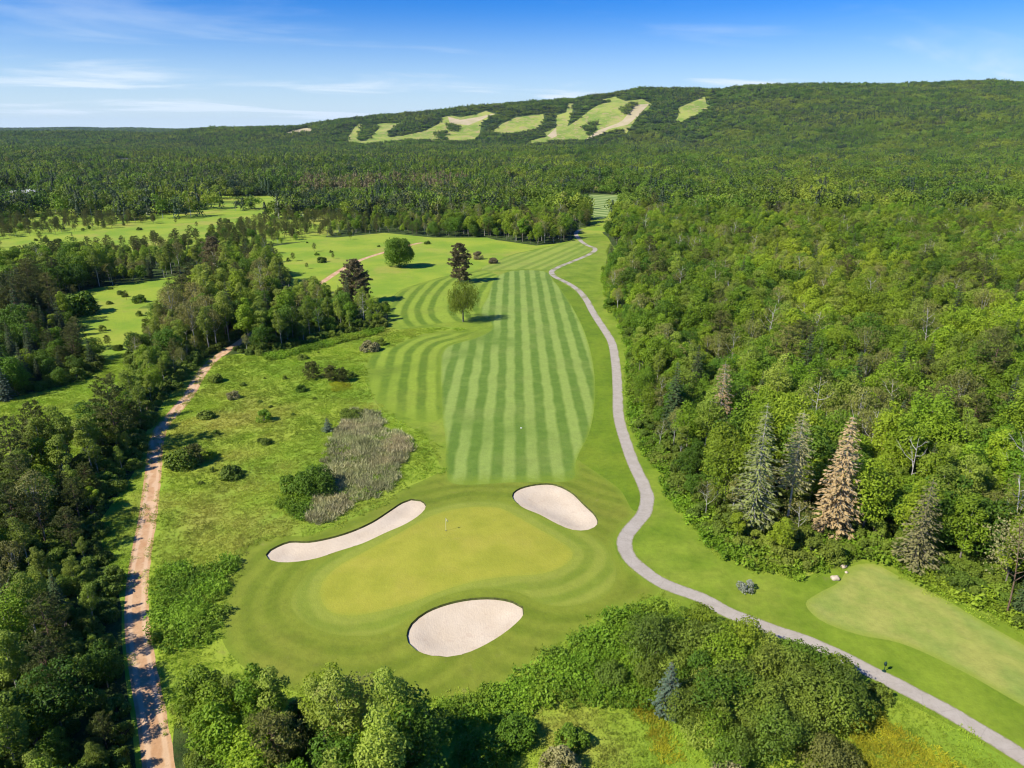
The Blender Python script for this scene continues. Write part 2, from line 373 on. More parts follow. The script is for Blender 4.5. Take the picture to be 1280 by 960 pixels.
M['collar'] = turf('collar_turf', (0.265, 0.305, 0.036), (0.185, 0.245, 0.020), stripe=3.0, patch=(0.27, 0.29, 0.04), patch_amt=0.5, fine=0.10, pscale=0.10, soft=0.9, blend=[('edge', GC, 0.8), ('edge2', CB, 0.7)])
M['green'] = turf('green_turf', (0.355, 0.350, 0.036), (0.300, 0.312, 0.028), patch=(0.40, 0.35, 0.05), patch_amt=0.55, fine=0.06, pscale=0.11, worn=0.12, blend=[('edge', GC, 0.8)])
M['tee'] = turf('second_fairway_turf', (0.360, 0.365, 0.080), (0.265, 0.325, 0.055), patch=(0.19, 0.29, 0.055), patch_amt=0.6, fine=0.14, pscale=0.10, worn=0.4, blend=[('edge', (0.25, 0.31, 0.03), 1.4)])
M['far_fair'] = turf('far_fairway_turf', (0.35, 0.42, 0.13), (0.14, 0.22, 0.04), stripe=9.0, fine=0.05, soft=0.6)

def m_ground():
    m, t, b = mat_base('meadow_ground', 0.95); p = pos(t)
    c = mixc(t, ramp(t, noise(t, p, 0.05, 4, 0.6), 0.35, 0.65), (0.205, 0.320, 0.022), (0.305, 0.380, 0.032))
    c = mixc(t, math_(t, 'MULTIPLY', ramp(t, noise(t, p, 0.028, 5, 0.6), 0.50, 0.70), 0.75), c, (0.37, 0.34, 0.065))
    c = mixc(t, math_(t, 'MULTIPLY', ramp(t, noise(t, p, 0.9, 5, 0.75), 0.45, 0.75), 0.18), c, (0.09, 0.17, 0.014))
    c = mixc(t, math_(t, 'MULTIPLY', ramp(t, noise(t, p, 0.16, 5, 0.7), 0.58, 0.8), 0.5), c, (0.27, 0.20, 0.07))
    t.links.new(c, b.inputs['Base Color']); bump(t, b, noise(t, p, 1.4, 5, 0.75), 0.3, 0.6)
    return m
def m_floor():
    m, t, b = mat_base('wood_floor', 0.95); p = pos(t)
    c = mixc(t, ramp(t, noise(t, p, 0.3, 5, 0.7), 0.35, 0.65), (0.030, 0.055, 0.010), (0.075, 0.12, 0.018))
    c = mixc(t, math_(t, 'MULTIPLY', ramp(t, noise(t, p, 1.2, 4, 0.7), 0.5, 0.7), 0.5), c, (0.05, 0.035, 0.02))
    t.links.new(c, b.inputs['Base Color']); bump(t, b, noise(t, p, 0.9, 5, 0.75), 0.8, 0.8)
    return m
def m_sand():
    m, t, b = mat_base('bunker_sand', 0.95); p = pos(t)
    c = mixc(t, ramp(t, noise(t, p, 0.25, 4), 0.3, 0.7), (0.590, 0.480, 0.335), (0.645, 0.535, 0.385))
    c = mixc(t, math_(t, 'MULTIPLY', ramp(t, noise(t, p, 0.8, 6, 0.7), 0.52, 0.75), 0.40), c, (0.45, 0.32, 0.22))
    w = t.nodes.new('ShaderNodeTexWave'); w.inputs['Scale'].default_value = 1.6; w.inputs['Distortion'].default_value = 6; w.inputs['Detail'].default_value = 3
    t.links.new(p, w.inputs['Vector'])
    c = mixc(t, math_(t, 'MULTIPLY', w.outputs[1], 0.03), c, (0.45, 0.33, 0.23))
    t.links.new(c, b.inputs['Base Color'])
    bump(t, b, math_(t, 'ADD', math_(t, 'MULTIPLY', noise(t, p, 2.5, 5, 0.7), 1.0), math_(t, 'MULTIPLY', w.outputs[1], .06)), 0.10, 0.6)
    return m
def m_asphalt():
    m, t, b = mat_base('path_asphalt', 0.9); p = pos(t)
    c = mixc(t, ramp(t, noise(t, p, 0.6, 5, 0.7), 0.3, 0.7), (0.385, 0.335, 0.265), (0.455, 0.400, 0.325))
    c = mixc(t, math_(t, 'MULTIPLY', ramp(t, noise(t, p, 4, 3, 0.7), 0.5, 0.75), 0.3), c, (0.20, 0.18, 0.16))
    c = mixc(t, math_(t, 'MULTIPLY', ramp(t, noise(t, p, 0.11, 3, 0.6), 0.56, 0.7), 0.35), c, (0.40, 0.33, 0.27))
    a = nd(t, 'ShaderNodeAttribute', attribute_name='mow')
    ed = math_(t, 'ADD', a.outputs['Fac'], math_(t, 'MULTIPLY', math_(t, 'SUBTRACT', noise(t, p, 1.6, 4, 0.7), 0.5), 0.55))
    c = mixc(t, math_(t, 'MULTIPLY', ramp(t, ed, 0.24, 0.0), 0.8), c, (0.20, 0.21, 0.06))
    vo = t.nodes.new('ShaderNodeTexVoronoi'); vo.feature = 'DISTANCE_TO_EDGE'; vo.inputs['Scale'].default_value = 0.33; t.links.new(p, vo.inputs['Vector'])
    c = mixc(t, math_(t, 'MULTIPLY', ramp(t, vo.outputs['Distance'], 0.016, 0.0), 0.22), c, (0.17, 0.15, 0.13))
    t.links.new(c, b.inputs['Base Color']); bump(t, b, noise(t, p, 8, 3), 0.02, 0.5)
    return m
def m_road():
    m, t, b = mat_base('dirt_road_soil', 0.95); p = pos(t)
    a = nd(t, 'ShaderNodeAttribute', attribute_name='mow')
    c = mixc(t, ramp(t, noise(t, p, 0.5, 5, 0.7), 0.3, 0.7), (0.48, 0.265, 0.125), (0.58, 0.365, 0.195))
    rut = ramp(t, math_(t, 'ABSOLUTE', math_(t, 'SUBTRACT', a.outputs['Fac'], 0.75)), 0.34, 0.12)
    c = mixc(t, math_(t, 'MULTIPLY', rut, 0.7), c, (0.66, 0.46, 0.28))
    c = mixc(t, math_(t, 'MULTIPLY', ramp(t, noise(t, p, 2.1, 4, 0.7), 0.55, 0.75), 0.35), c, (0.25, 0.15, 0.09))
    edge = math_(t, 'ADD', a.outputs['Fac'], math_(t, 'MULTIPLY', math_(t, 'SUBTRACT', noise(t, p, 1.3, 4, 0.7), 0.5), 0.8))
    c = mixc(t, ramp(t, edge, 1.3, 1.55), c, (0.13, 0.19, 0.02))
    t.links.new(c, b.inputs['Base Color']); bump(t, b, noise(t, p, 2.5, 4), 0.08, 0.6)
    return m
def m_run():
    m, t, b = mat_base('ski_slope_grass', 0.95); p = pos(t)
    c = mixc(t, ramp(t, noise(t, p, 0.012, 4, 0.6), 0.4, 0.6), (0.180, 0.262, 0.032), (0.310, 0.350, 0.062))
    c = mixc(t, math_(t, 'MULTIPLY', ramp(t, noise(t, p, 0.028, 6, 0.75, 1.6), 0.50, 0.60), 0.75), c, (0.40, 0.30, 0.14))
    t.links.new(c, b.inputs['Base Color']); return m
def m_simple(name, c1, c2, sc, bd=0.05, rough=0.9):
    m, t, b = mat_base(name, rough); p = pos(t)
    t.links.new(mixc(t, ramp(t, noise(t, p, sc, 4, 0.65), 0.35, 0.65), c1, c2), b.inputs['Base Color'])
    if bd: bump(t, b, noise(t, p, sc*3, 4), bd, 0.6)
    return m
M['ground'], M['floor'], M['sand'], M['asphalt'], M['road'], M['run'] = m_ground(), m_floor(), m_sand(), m_asphalt(), m_road(), m_run()
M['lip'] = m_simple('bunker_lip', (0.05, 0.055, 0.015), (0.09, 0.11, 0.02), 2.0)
M['bare'] = m_simple('bare_slope_soil', (0.50, 0.40, 0.25), (0.42, 0.36, 0.18), 0.03, 0)

def submesh(name, sel, mats, mow=None, midx=None, edge=None, edge2=None, **t):
    f = F[sel]; u, inv = np.unique(f, return_inverse=True); f = inv.reshape(f.shape); v = V3[u]
    at = {k: q(v[:, 0], v[:, 1]) for k, q in (('mow', mow), ('edge', edge), ('edge2', edge2)) if q}
    return link(name, new_mesh(name, v, f, mats, True, midx, at), **t)
g = (reg <= 1) | (reg == 20)
submesh('ground', g, [M['floor'], M['ground'], M['lip']], midx=np.where(reg[g] == 20, 2, reg[g]), kind='structure')
submesh('rough', reg == 2, [M['rough']], kind='structure')
submesh('rough_strip', reg == 16, [M['strip']], kind='structure')
submesh('green_surround', reg == 3, [M['belt']], mow=lambda x, y: dist_line(collar_o, x, y, True), edge=lambda x, y: dist_line(collar_o, x, y, True), edge2=lambda x, y: dist_line(belt_o, x, y, True), kind='structure')
submesh('mown_rough', reg == 4, [M['arcs']], mow=lambda x, y: dist_line(arcs_up_g, x, y), edge=lambda x, y: dist_line(arcs_up, x, y, True), kind='structure')
submesh('mown_rough', reg == 5, [M['arcs']], mow=lambda x, y: dist_line(fair_left, x, y)+3.2, edge=lambda x, y: np.minimum(dist_line(arcs_low, x, y, True), dist_line(PP([(553,521),(505,520),(470,500),(455,460)]), x, y)/2.5), kind='structure')
submesh('mown_slope', reg == 6, [M['arcs_top']], mow=lambda x, y: dist_line(arcs_top_g, x, y), kind='structure')
submesh('fairway', reg == 7, [M['fairway']], mow=lambda x, y: x+0.5+1.05-0.0025*(y-112), edge=lambda x, y: np.minimum(dist_line(fair_o, x, y, True), dist_line(PP([(560,603),(640,603),(720,598)]), x, y)/4.5), kind='structure')
submesh('green_collar', reg == 8, [M['collar']], mow=lambda x, y: dist_line(green_o, x, y, True), edge=lambda x, y: dist_line(green_o, x, y, True), edge2=lambda x, y: dist_line(collar_o, x, y, True), kind='structure')
submesh('putting_green', reg == 9, [M['green']], edge=lambda x, y: dist_line(green_o, x, y, True), kind='structure')
submesh('second_fairway', reg == 10, [M['tee']], edge=lambda x, y: dist_line(tee_o, x, y, True), kind='structure')
submesh('far_fairway', reg == 11, [M['far_fair']], mow=lambda x, y: x*0.5+y*0.5, kind='structure')
submesh('ski_slopes', (reg == 12) | (reg == 13), [M['run'], M['bare']], midx=(reg[(reg == 12) | (reg == 13)] == 13).astype(int), kind='structure')
submesh('dirt_road', reg == 14, [M['road']], mow=lambda x, y: dist_line(road_c, x, y), kind='structure')
submesh('cart_path', reg == 15, [M['asphalt']], mow=lambda x, y: dist_line(path_o, x, y, True), kind='structure')
for i, lb in enumerate(('long thin sand bunker curving along the left of the green', 'teardrop sand bunker behind the green beside the cart path bend', 'large oval sand bunker in front of the green, the lowest one')):
    submesh('sand_bunker', reg == 21+i, [M['sand']], label=lb, cat='sand bunker', group='sand bunkers round the green')

# ---------------------------------------------------------------- foliage materials
def leafmat(name, c1, c2, vary=0.35, trans=0.25, tintc=None, tint=0.0, world_scale=0.012, sat=1.0):
    m = bpy.data.materials.new(name); m.use_nodes = True; t = m.node_tree; b = t.nodes['Principled BSDF']
    oi = t.nodes.new('ShaderNodeObjectInfo'); ge = t.nodes.new('ShaderNodeNewGeometry')
    c = mixc(t, oi.outputs['Random'], c1, c2)
    wn = noise(t, ge.outputs['Position'], world_scale, 3, 0.6)
    if tintc: c = mixc(t, math_(t, 'MULTIPLY', ramp(t, wn, 0.45, 0.68), tint), c, tintc)
    w2 = noise(t, ge.outputs['Position'], world_scale*2.3, 4, 0.7)
    c = mixc(t, math_(t, 'MULTIPLY', ramp(t, w2, 0.60, 0.40), 0.45), c, tuple(q*0.38 for q in c1))
    rn = math_(t, 'FRACT', math_(t, 'MULTIPLY', oi.outputs['Random'], 17.31))
    v = math_(t, 'ADD', math_(t, 'MULTIPLY', ge.outputs['Random Per Island'], vary), math_(t, 'MULTIPLY', rn, vary))
    v = math_(t, 'ADD', v, 1.0-vary)
    vm = t.nodes.new('ShaderNodeVectorMath'); vm.operation = 'SCALE'
    t.links.new(c, vm.inputs[0]); t.links.new(v, vm.inputs['Scale'])
    t.links.new(vm.outputs[0], b.inputs['Base Color'])
    b.inputs['Roughness'].default_value = 0.6; b.inputs['Specular IOR Level'].default_value = 0.25
    tr = t.nodes.new('ShaderNodeBsdfTranslucent'); mx = t.nodes.new('ShaderNodeMixShader'); mx.inputs[0].default_value = trans
    v2 = t.nodes.new('ShaderNodeVectorMath'); v2.operation = 'MULTIPLY'; v2.inputs[1].default_value = (1.25, 1.35, 0.6)
    t.links.new(vm.outputs[0], v2.inputs[0]); t.links.new(v2.outputs[0], tr.inputs['Color'])
    out = t.nodes['Material Output']
    t.links.new(b.outputs[0], mx.inputs[1]); t.links.new(tr.outputs[0], mx.inputs[2]); t.links.new(mx.outputs[0], out.inputs[0])
    return m
M['leaf'] = leafmat('green_leaves', (0.150, 0.280, 0.012), (0.300, 0.400, 0.020), tintc=(0.38, 0.41, 0.025), tint=0.6)
M['far_leaf'] = leafmat('distant_leaves', (0.110, 0.215, 0.014), (0.220, 0.310, 0.024), vary=0.38, tintc=(0.33, 0.35, 0.03), tint=0.6, world_scale=0.006)
M['far_pine'] = leafmat('distant_needles', (0.040, 0.082, 0.030), (0.078, 0.112, 0.040), vary=0.25, trans=0.12, tintc=(0.11, 0.10, 0.045), tint=0.6, world_scale=0.008)
M['leaf_dark'] = leafmat('dark_leaves', (0.090, 0.195, 0.012), (0.160, 0.270, 0.016), tintc=(0.21, 0.28, 0.022), tint=0.4)
M['aspen'] = leafmat('aspen_leaves', (0.225, 0.320, 0.030), (0.310, 0.380, 0.045), tintc=(0.35, 0.34, 0.06), tint=0.5)
M['sparse'] = leafmat('thin_leaves', (0.23, 0.26, 0.05), (0.29, 0.29, 0.07), tintc=(0.38, 0.28, 0.10), tint=0.5)
M['pine'] = leafmat('pine_needles', (0.110, 0.150, 0.022), (0.19, 0.195, 0.040), trans=0.12, tintc=(0.10, 0.085, 0.035), tint=0.5)
M['redpine'] = leafmat('browning_needles', (0.185, 0.150, 0.065), (0.23, 0.19, 0.09), trans=0.12)
M['spruce'] = leafmat('spruce_needles', (0.050, 0.095, 0.026), (0.085, 0.13, 0.035), trans=0.1)
M['pale_spruce'] = leafmat('pale_spruce_needles', (0.25, 0.285, 0.075), (0.26, 0.29, 0.085), trans=0.12)
M['blue_spruce'] = leafmat('blue_spruce_needles', (0.115, 0.175, 0.105), (0.13, 0.19, 0.12), trans=0.1)
M['dead_needle'] = leafmat('dead_needles', (0.42, 0.295, 0.13), (0.46, 0.335, 0.16), vary=0.3, trans=0.1)
M['shrub'] = leafmat('shrub_leaves', (0.125, 0.205, 0.020), (0.21, 0.28, 0.028), tintc=(0.27, 0.28, 0.035), tint=0.4, world_scale=0.04)
M['tanleaf'] = leafmat('tan_green_leaves', (0.31, 0.29, 0.11), (0.34, 0.31, 0.13), trans=0.15)
M['whiteleaf'] = leafmat('silver_leaves', (0.33, 0.36, 0.27), (0.36, 0.38, 0.3), trans=0.15)
M['bright'] = leafmat('ground_cover_leaves', (0.165, 0.315, 0.014), (0.24, 0.37, 0.022), tintc=(0.33, 0.38, 0.03), tint=0.6, world_scale=0.06)
M['blade'] = leafmat('meadow_blades', (0.27, 0.42, 0.026), (0.40, 0.49, 0.05), vary=0.3, trans=0.3, tintc=(0.50, 0.44, 0.10), tint=0.8, world_scale=0.028)
M['yellow'] = leafmat('yellow_marsh_blades', (0.52, 0.47, 0.025), (0.44, 0.45, 0.03), vary=0.3, trans=0.3, tintc=(0.30, 0.40, 0.03), tint=0.7, world_scale=0.06)
M['reed'] = leafmat('dry_reed_stalks', (0.50, 0.47, 0.25), (0.42, 0.45, 0.17), vary=0.45, trans=0.15, tintc=(0.58, 0.45, 0.27), tint=0.6, world_scale=0.07)
M['willow'] = leafmat('willow_leaves', (0.30, 0.36, 0.04), (0.33, 0.38, 0.05), trans=0.3)
M['bark'] = m_simple('grey_bark', (0.16, 0.135, 0.10), (0.27, 0.24, 0.19), 3.0)
M['pale_bark'] = m_simple('pale_birch_bark', (0.40, 0.375, 0.31), (0.54, 0.51, 0.44), 2.0)
M['pine_bark'] = m_simple('pine_bark', (0.15, 0.095, 0.06), (0.22, 0.15, 0.10), 3.0)

# ---------------------------------------------------------------- plant builders (numpy)
def unit(v): return v/np.maximum(np.linalg.norm(v, axis=-1, keepdims=True), 1e-9)
def cards(C, Nn, s, asp, rg, along=None):
    """diamond leaf cards centred at C facing Nn"""
    n = len(C); Nn = unit(Nn)
    a = unit(np.cross(Nn, rg.normal(size=(n, 3)))) if along is None else unit(along)
    b = np.cross(Nn, a)
    s = np.broadcast_to(np.asarray(s, float), (n,))[:, None]; asp = np.broadcast_to(np.asarray(asp, float), (n,))[:, None]
    V = np.stack([C+a*s*.5, C+b*s*asp*.5-Nn*s*.08, C-a*s*.5, C-b*s*asp*.5-Nn*s*.08], 1).reshape(-1, 3)
    return V, np.arange(n*4).reshape(n, 4)
def tube(pts, rad, sides=5):
    pts = np.asarray(pts, float); V, Fs = [], []
    t = unit(np.gradient(pts, axis=0))
    ref = np.array([1., 0, 0]) if abs(t[0][0]) < .9 else np.array([0, 1., 0])
    for i, p in enumerate(pts):
        u = unit(np.cross(t[i], ref)); w = np.cross(t[i], u)
        for k in range(sides):
            an = 2*math.pi*k/sides; V.append(p+rad[i]*(u*math.cos(an)+w*math.sin(an)))
    for i in range(len(pts)-1):
        for k in range(sides):
            a = i*sides+k; b = i*sides+(k+1) % sides; Fs.append((a, b, b+sides, a+sides))
    return np.array(V), np.array(Fs)
def join(parts):
    V, Fs, o = [], [], 0
    for v, f in parts:
        V.append(v); Fs.append(f+o); o += len(v)
    return np.concatenate(V), np.concatenate(Fs)
def broadleaf(seed, H, rad, base=0.22, nl=20, leaf=0.30, ncard=4200, limbs=7, trunk_r=None, narrow=1.0, droop=0.0, lob=0.42, open_=0.0):
    rg = np.random.default_rng(seed); tr = trunk_r or H*0.013
    z0 = H*base; hc = (H-z0)/2; zc = z0+hc
    i = np.arange(nl)+.5; ph = np.arccos(1-2*i/nl); th = math.pi*(1+5**.5)*i+seed
    D = np.stack([np.cos(th)*np.sin(ph), np.sin(th)*np.sin(ph), np.cos(ph)], 1)+rg.normal(size=(nl, 3))*.22
    k = rg.uniform(.45, .78, nl)[:, None]
    Lc = D*k*np.array([rad, rad, hc])
    Lc[:, :2] *= (1+rg.normal(size=(nl, 1))*.10)
    # lower and upper lobes tuck in for a natural crown profile
    Lc[:, :2] *= (1-0.35*np.clip(Lc[:, 2:]/hc, 0, 1)**2*narrow)
    Lr = rad*lob*rg.uniform(.75, 1.25, nl)
    Lc = Lc+np.array([0, 0, zc])
    Lc[:, 2] = np.minimum(Lc[:, 2], H-Lr*.8)
    w = Lr**2/np.sum(Lr**2); which = rg.choice(nl, ncard, p=w)
    d = unit(rg.normal(size=(ncard, 3))+np.array([0, 0, .45]))
    rr = Lr[which]*(rg.uniform(.62, 1.0, ncard)**.6)*(1+0.10*rg.normal(size=ncard))
    sq = np.array([1, 1, 0.82])
    C = Lc[which]+d*rr[:, None]*sq
    if droop: C[:, 2] -= droop*rg.random(ncard)*np.hypot(C[:, 0], C[:, 1])/rad*1.2
    # drop cards buried inside other lobes
    keep = np.ones(ncard, bool)
    for j in range(nl):
        dd = np.linalg.norm((C-Lc[j])/sq, axis=1); keep &= ~((dd < Lr[j]*.55) & (which != j))
    if open_: keep &= rg.random(ncard) > open_
    C, d2 = C[keep], d[keep]; n = len(C)
    Nn = d2*.75+rg.normal(size=(n, 3))*.45+np.array([0, 0, .35])
    al = None
    if droop: al = np.stack([rg.normal(size=n)*.25, rg.normal(size=n)*.25, -np.ones(n)], 1); Nn = np.cross(al, rg.normal(size=(n, 3)))
    crown = cards(C, Nn, leaf*rg.uniform(.7, 1.35, n), .62 if not droop else .28, rg, al)
    parts = []
    lean = rg.normal(size=2)*.02*H
    tz = np.linspace(-.25, zc+hc*.45, 6)
    parts.append(tube(np.stack([lean[0]*(tz/H)**2, lean[1]*(tz/H)**2, tz], 1), np.linspace(tr, tr*.28, 6), 6))
    for j in rg.choice(nl, min(limbs, nl), replace=False):
        zs = z0*.75+(Lc[j, 2]-z0*.75)*.35; s = np.array([0, 0, max(zs, z0*.6)]); e = Lc[j]
        mid = (s+e)/2+np.array([0, 0, -.05*H]) if e[2] > s[2] else (s+e)/2
        parts.append(tube([s, mid, e], [tr*.42, tr*.28, tr*.10], 4))
    return join(parts), crown
def spruce(seed, H, rad, whorls=26, per=7, base=0.06, card=0.5, droop=0.35, dens=1.0, brad=0.02, tr=None, twig=0.5, power=0.9):
    rg = np.random.default_rng(seed); tr = tr or H*.012
    parts = [tube(np.stack([np.zeros(6), np.zeros(6), np.linspace(-.2, H, 6)], 1), np.linspace(tr, .02, 6), 6)]
    C, A, S, NN = [], [], [], []
    for w in range(whorls):
        t = base+(1-base)*((w+rg.uniform(-.3, .3))/whorls); t = min(max(t, base), .985)
        Lw = rad*(1-t)**power*min(1, .62+1.2*(t-base)/.35 if t < .35 else 1)
        for k in range(per):
            a = 2*math.pi*(k+rg.uniform(-.35, .35))/per+w*1.1
            Lb = Lw*rg.uniform(.7, 1.15)+.12
            s = np.linspace(0, 1, 5)
            x = s*Lb; z = t*H-droop*Lb*s**1.1*(1-.35*s)+.10*Lb*s**3
            pts = np.stack([np.cos(a)*x, np.sin(a)*x, z], 1)
            if brad: parts.append(tube(pts[[0, 2, 4]], [brad*(1-t)+.012, brad*.6*(1-t)+.008, .005], 3))
            nb = max(2, int(Lb/card*2.6*dens))
            u = rg.uniform(.12, 1.0, nb); side = rg.choice([-1, 1], nb)
            bx = np.interp(u, s, x); bz = np.interp(u, s, z)
            out = np.array([math.cos(a), math.sin(a), 0]); lat = np.array([-math.sin(a), math.cos(a), 0])
            wd = Lb*.30*(1-u*.6)
            c = out*bx[:, None]+lat*(side*wd*rg.uniform(0, 1, nb))[:, None]
            c[:, 2] = bz-wd*.25*rg.random(nb)
            C.append(c); A.append(out*.8+lat*side[:, None]*.6+np.array([0, 0, -.35])+rg.normal(size=(nb, 3))*.15)
            NN.append(np.array([0, 0, 1.])+out*.35+rg.normal(size=(nb, 3))*twig); S.append(card*rg.uniform(.7, 1.3, nb)*(.6+.5*(1-t)))
    C, A, S, NN = map(np.concatenate, (C, A, S, NN))
    A = unit(A); NN = NN-A*np.sum(NN*A, 1)[:, None]
    return join(parts), cards(C, NN, S, .45, rg, A)
def pine(seed, H, rad, base=.28, nb=46, card=.42, tuft=24):
    rg = np.random.default_rng(seed); tr = H*.014
    lean = rg.normal(size=2)*.02*H; tz = np.linspace(-.2, H*.97, 7)
    parts = [tube(np.stack([lean[0]*(tz/H)**2, lean[1]*(tz/H)**2, tz], 1), np.linspace(tr, .03, 7), 6)]
    Cs, Ds = [], []
    for i in range(nb):
        t = base+(1-base)*((i+.5)/nb)**.9; prof = math.sin(min(1, (1-t)/(1-base)*1.05+.12)*math.pi*.62)
        Lb = rad*prof*rg.uniform(.65, 1.15)+.25; a = i*2.399+rg.normal()*.3
        o = np.array([math.cos(a), math.sin(a), 0]); up = .12+.5*t+rg.normal()*.08
        s = np.array([0, 0, t*H]); m_ = s+o*Lb*.55+np.array([0, 0, Lb*.10]); e = s+o*Lb+np.array([0, 0, Lb*up*.8])
        parts.append(tube([s, m_, e], [tr*.32*(1-t)+.02, .02, .008], 3))
        nt_ = max(2, int(Lb*1.5))
        for q in range(nt_):
            f = .42+.58*(q+rg.random())/nt_
            c = s+(e-s)*f+rg.normal(size=3)*np.array([.34, .34, .14])*min(1, Lb*.5)
            rr = .30+.18*rg.random()+.10*Lb*.5
            d = unit(rg.normal(size=(tuft, 3))+np.array([0, 0, .55]))
            Cs.append(c+d*rr*np.array([1, 1, .6])*rg.uniform(.5, 1, (tuft, 1))); Ds.append(d)
    C, D = np.concatenate(Cs), np.concatenate(Ds); n = len(C)
    A = unit(D+rg.normal(size=(n, 3))*.5); NN = np.cross(A, rg.normal(size=(n, 3)))+np.array([0, 0, .5]); NN = NN-A*np.sum(NN*A, 1)[:, None]
    return join(parts), cards(C, NN, card*rg.uniform(.7, 1.3, n), .32, rg, A)
def snag(seed, H, spread, n1=7, leaf=0, card=.3):
    """bare pale limbs, forked"""
    rg = np.random.default_rng(seed); tr = H*.0095; parts = []; tips = []
    tz = np.linspace(-.2, H, 6); ln = rg.normal(size=2)*.04*H
    parts.append(tube(np.stack([ln[0]*(tz/H)**2, ln[1]*(tz/H)**2, tz], 1), np.linspace(tr, .03, 6), 5))
    for i in range(n1):
        t = .35+.6*(i+rg.random()*.6)/n1; a = i*2.4+rg.normal()*.4; Lb = spread*(1.15-t)*rg.uniform(.8, 1.4)
        s = np.array([ln[0]*t*t, ln[1]*t*t, t*H]); e = s+np.array([math.cos(a)*Lb, math.sin(a)*Lb, Lb*rg.uniform(.5, 1.3)])
        m_ = (s+e)/2+np.array([math.cos(a), math.sin(a), -.3])*Lb*.12
        parts.append(tube([s, m_, e], [tr*.5, tr*.34, .02], 4)); tips.append(e)
        for q in range(3):
            b = a+rg.normal()*.9; s2 = m_+(e-m_)*rg.random(); e2 = s2+np.array([math.cos(b), math.sin(b), rg.uniform(.2, 1.3)])*Lb*.45
            parts.append(tube([s2, e2], [tr*.22, .012], 3)); tips.append(e2)
    cr = None
    if leaf:
        T = np.array(tips); w = rg.choice(len(T), leaf); C = T[w]+rg.normal(size=(leaf, 3))*spread*.2
        cr = cards(C, rg.normal(size=(leaf, 3))+np.array([0, 0, .5]), card*rg.uniform(.6, 1.3, leaf), .6, rg)
    return join(parts), cr
def bush(seed, H, rad, nl=9, leaf=.24, ncard=1600):
    rg = np.random.default_rng(seed)
    a = rg.uniform(0, 2*math.pi, nl); q = rad*np.sqrt(rg.random(nl))*.80
    Lr = rad*rg.uniform(.20, .46, nl)
    Lc = np.stack([np.cos(a)*q, np.sin(a)*q, np.maximum(H-Lr-H*.75*(q/rad)**1.3*rg.uniform(.3, 1.3, nl), Lr*.5)], 1)
    w = rg.choice(nl, ncard, p=Lr**2/np.sum(Lr**2)); d = unit(rg.normal(size=(ncard, 3))+np.array([0, 0, .35]))
    C = Lc[w]+d*(Lr[w]*rg.uniform(.7, 1.05, ncard))[:, None]*np.array([1, 1, min(1.0, H/rad)])
    # skirt of leaves down to the ground
    ns = ncard//4; aa = rg.uniform(0, 2*math.pi, ns); rr = rad*rg.uniform(.6, .95, ns)
    Cs = np.stack([np.cos(aa)*rr, np.sin(aa)*rr, rg.uniform(.02, .45, ns)*H], 1); ds = np.stack([np.cos(aa), np.sin(aa), np.full(ns, .4)], 1)
    C = np.concatenate([C, Cs]); d = np.concatenate([d, ds]); k = C[:, 2] > 0.02; C, d = C[k], d[k]; n = len(C)
    cr = cards(C, d*.8+rg.normal(size=(n, 3))*.5+np.array([0, 0, .3]), leaf*rg.uniform(.7, 1.3, n), .62, rg)
    st = [tube([(0, 0, -.15), (Lc[j, 0]*.4, Lc[j, 1]*.4, Lc[j, 2]*.5), tuple(Lc[j])], [.07, .05, .02], 4) for j in range(min(5, nl))]
    return join(st), cr

class Proto:
    """one built plant: separate trunk and crown meshes for single trees, one joined mesh for masses"""
    def __init__(s, kind, geo, bark, leaf, H, crown_name='crown', trunk_name='trunk'):
        tr, cr = geo; s.kind, s.H, s.bark, s.leaf, s.cn, s.tn = kind, H, bark, leaf, crown_name, trunk_name
        s.geo = geo; s.trunk = new_mesh(kind+'_trunk', *tr, [M[bark]])
        s.crown = new_mesh(kind+'_crown', *cr, [M[leaf]], False) if cr is not None else None
        s._all = None
    def joined(s):
        if s._all is None:
            tr, cr = s.geo
            if cr is None: me = new_mesh(s.kind, *tr, [M[s.bark]])
            else:
                V, Fc = join([tr, cr]); me = new_mesh(s.kind, V, Fc, [M[s.bark], M[s.leaf]], False, np.r_[np.zeros(len(tr[1])), np.ones(len(cr[1]))])
            s._all = bpy.data.objects.new(s.kind, me)      # source only, never linked to the scene
        return s._all
PR = {}
PR['leafy'] = [Proto('leafy_tree', broadleaf(11+i, h, r_, nl=n, leaf=.34, ncard=4600), 'bark', 'leaf', h) for i, (h, r_, n) in enumerate([(10.5, 2.9, 22), (12.0, 2.6, 24), (9.0, 3.0, 20), (12.4, 3.4, 28), (10.2, 2.1, 18), (11.2, 3.3, 20)])]
PR['dark'] = [Proto('maple_tree', broadleaf(31+i, h, r_, nl=n, leaf=.36, ncard=4800, base=.15), 'bark', 'leaf_dark', h) for i, (h, r_, n) in enumerate([(9.5, 3.4, 26), (10.8, 3.5, 28), (8.4, 3.0, 22)])]
PR['aspen'] = [Proto('aspen_tree', broadleaf(51+i, h, r_, nl=n, leaf=.27, ncard=4200, base=.3, lob=.46, trunk_r=.13), 'pale_bark', 'aspen', h) for i, (h, r_, n) in enumerate([(12.0, 1.9, 22), (13.2, 2.1, 26), (10.4, 1.7, 20), (11.0, 2.2, 22)])]
PR['thin'] = [Proto('thinning_tree', broadleaf(71+i, h, r_, nl=n, leaf=.27, ncard=3000, base=.35, lob=.34, open_=.35, limbs=16, trunk_r=.15), 'pale_bark', 'sparse', h) for i, (h, r_, n) in enumerate([(11.0, 2.5, 22), (12.0, 2.8, 24), (10.0, 2.3, 20)])]
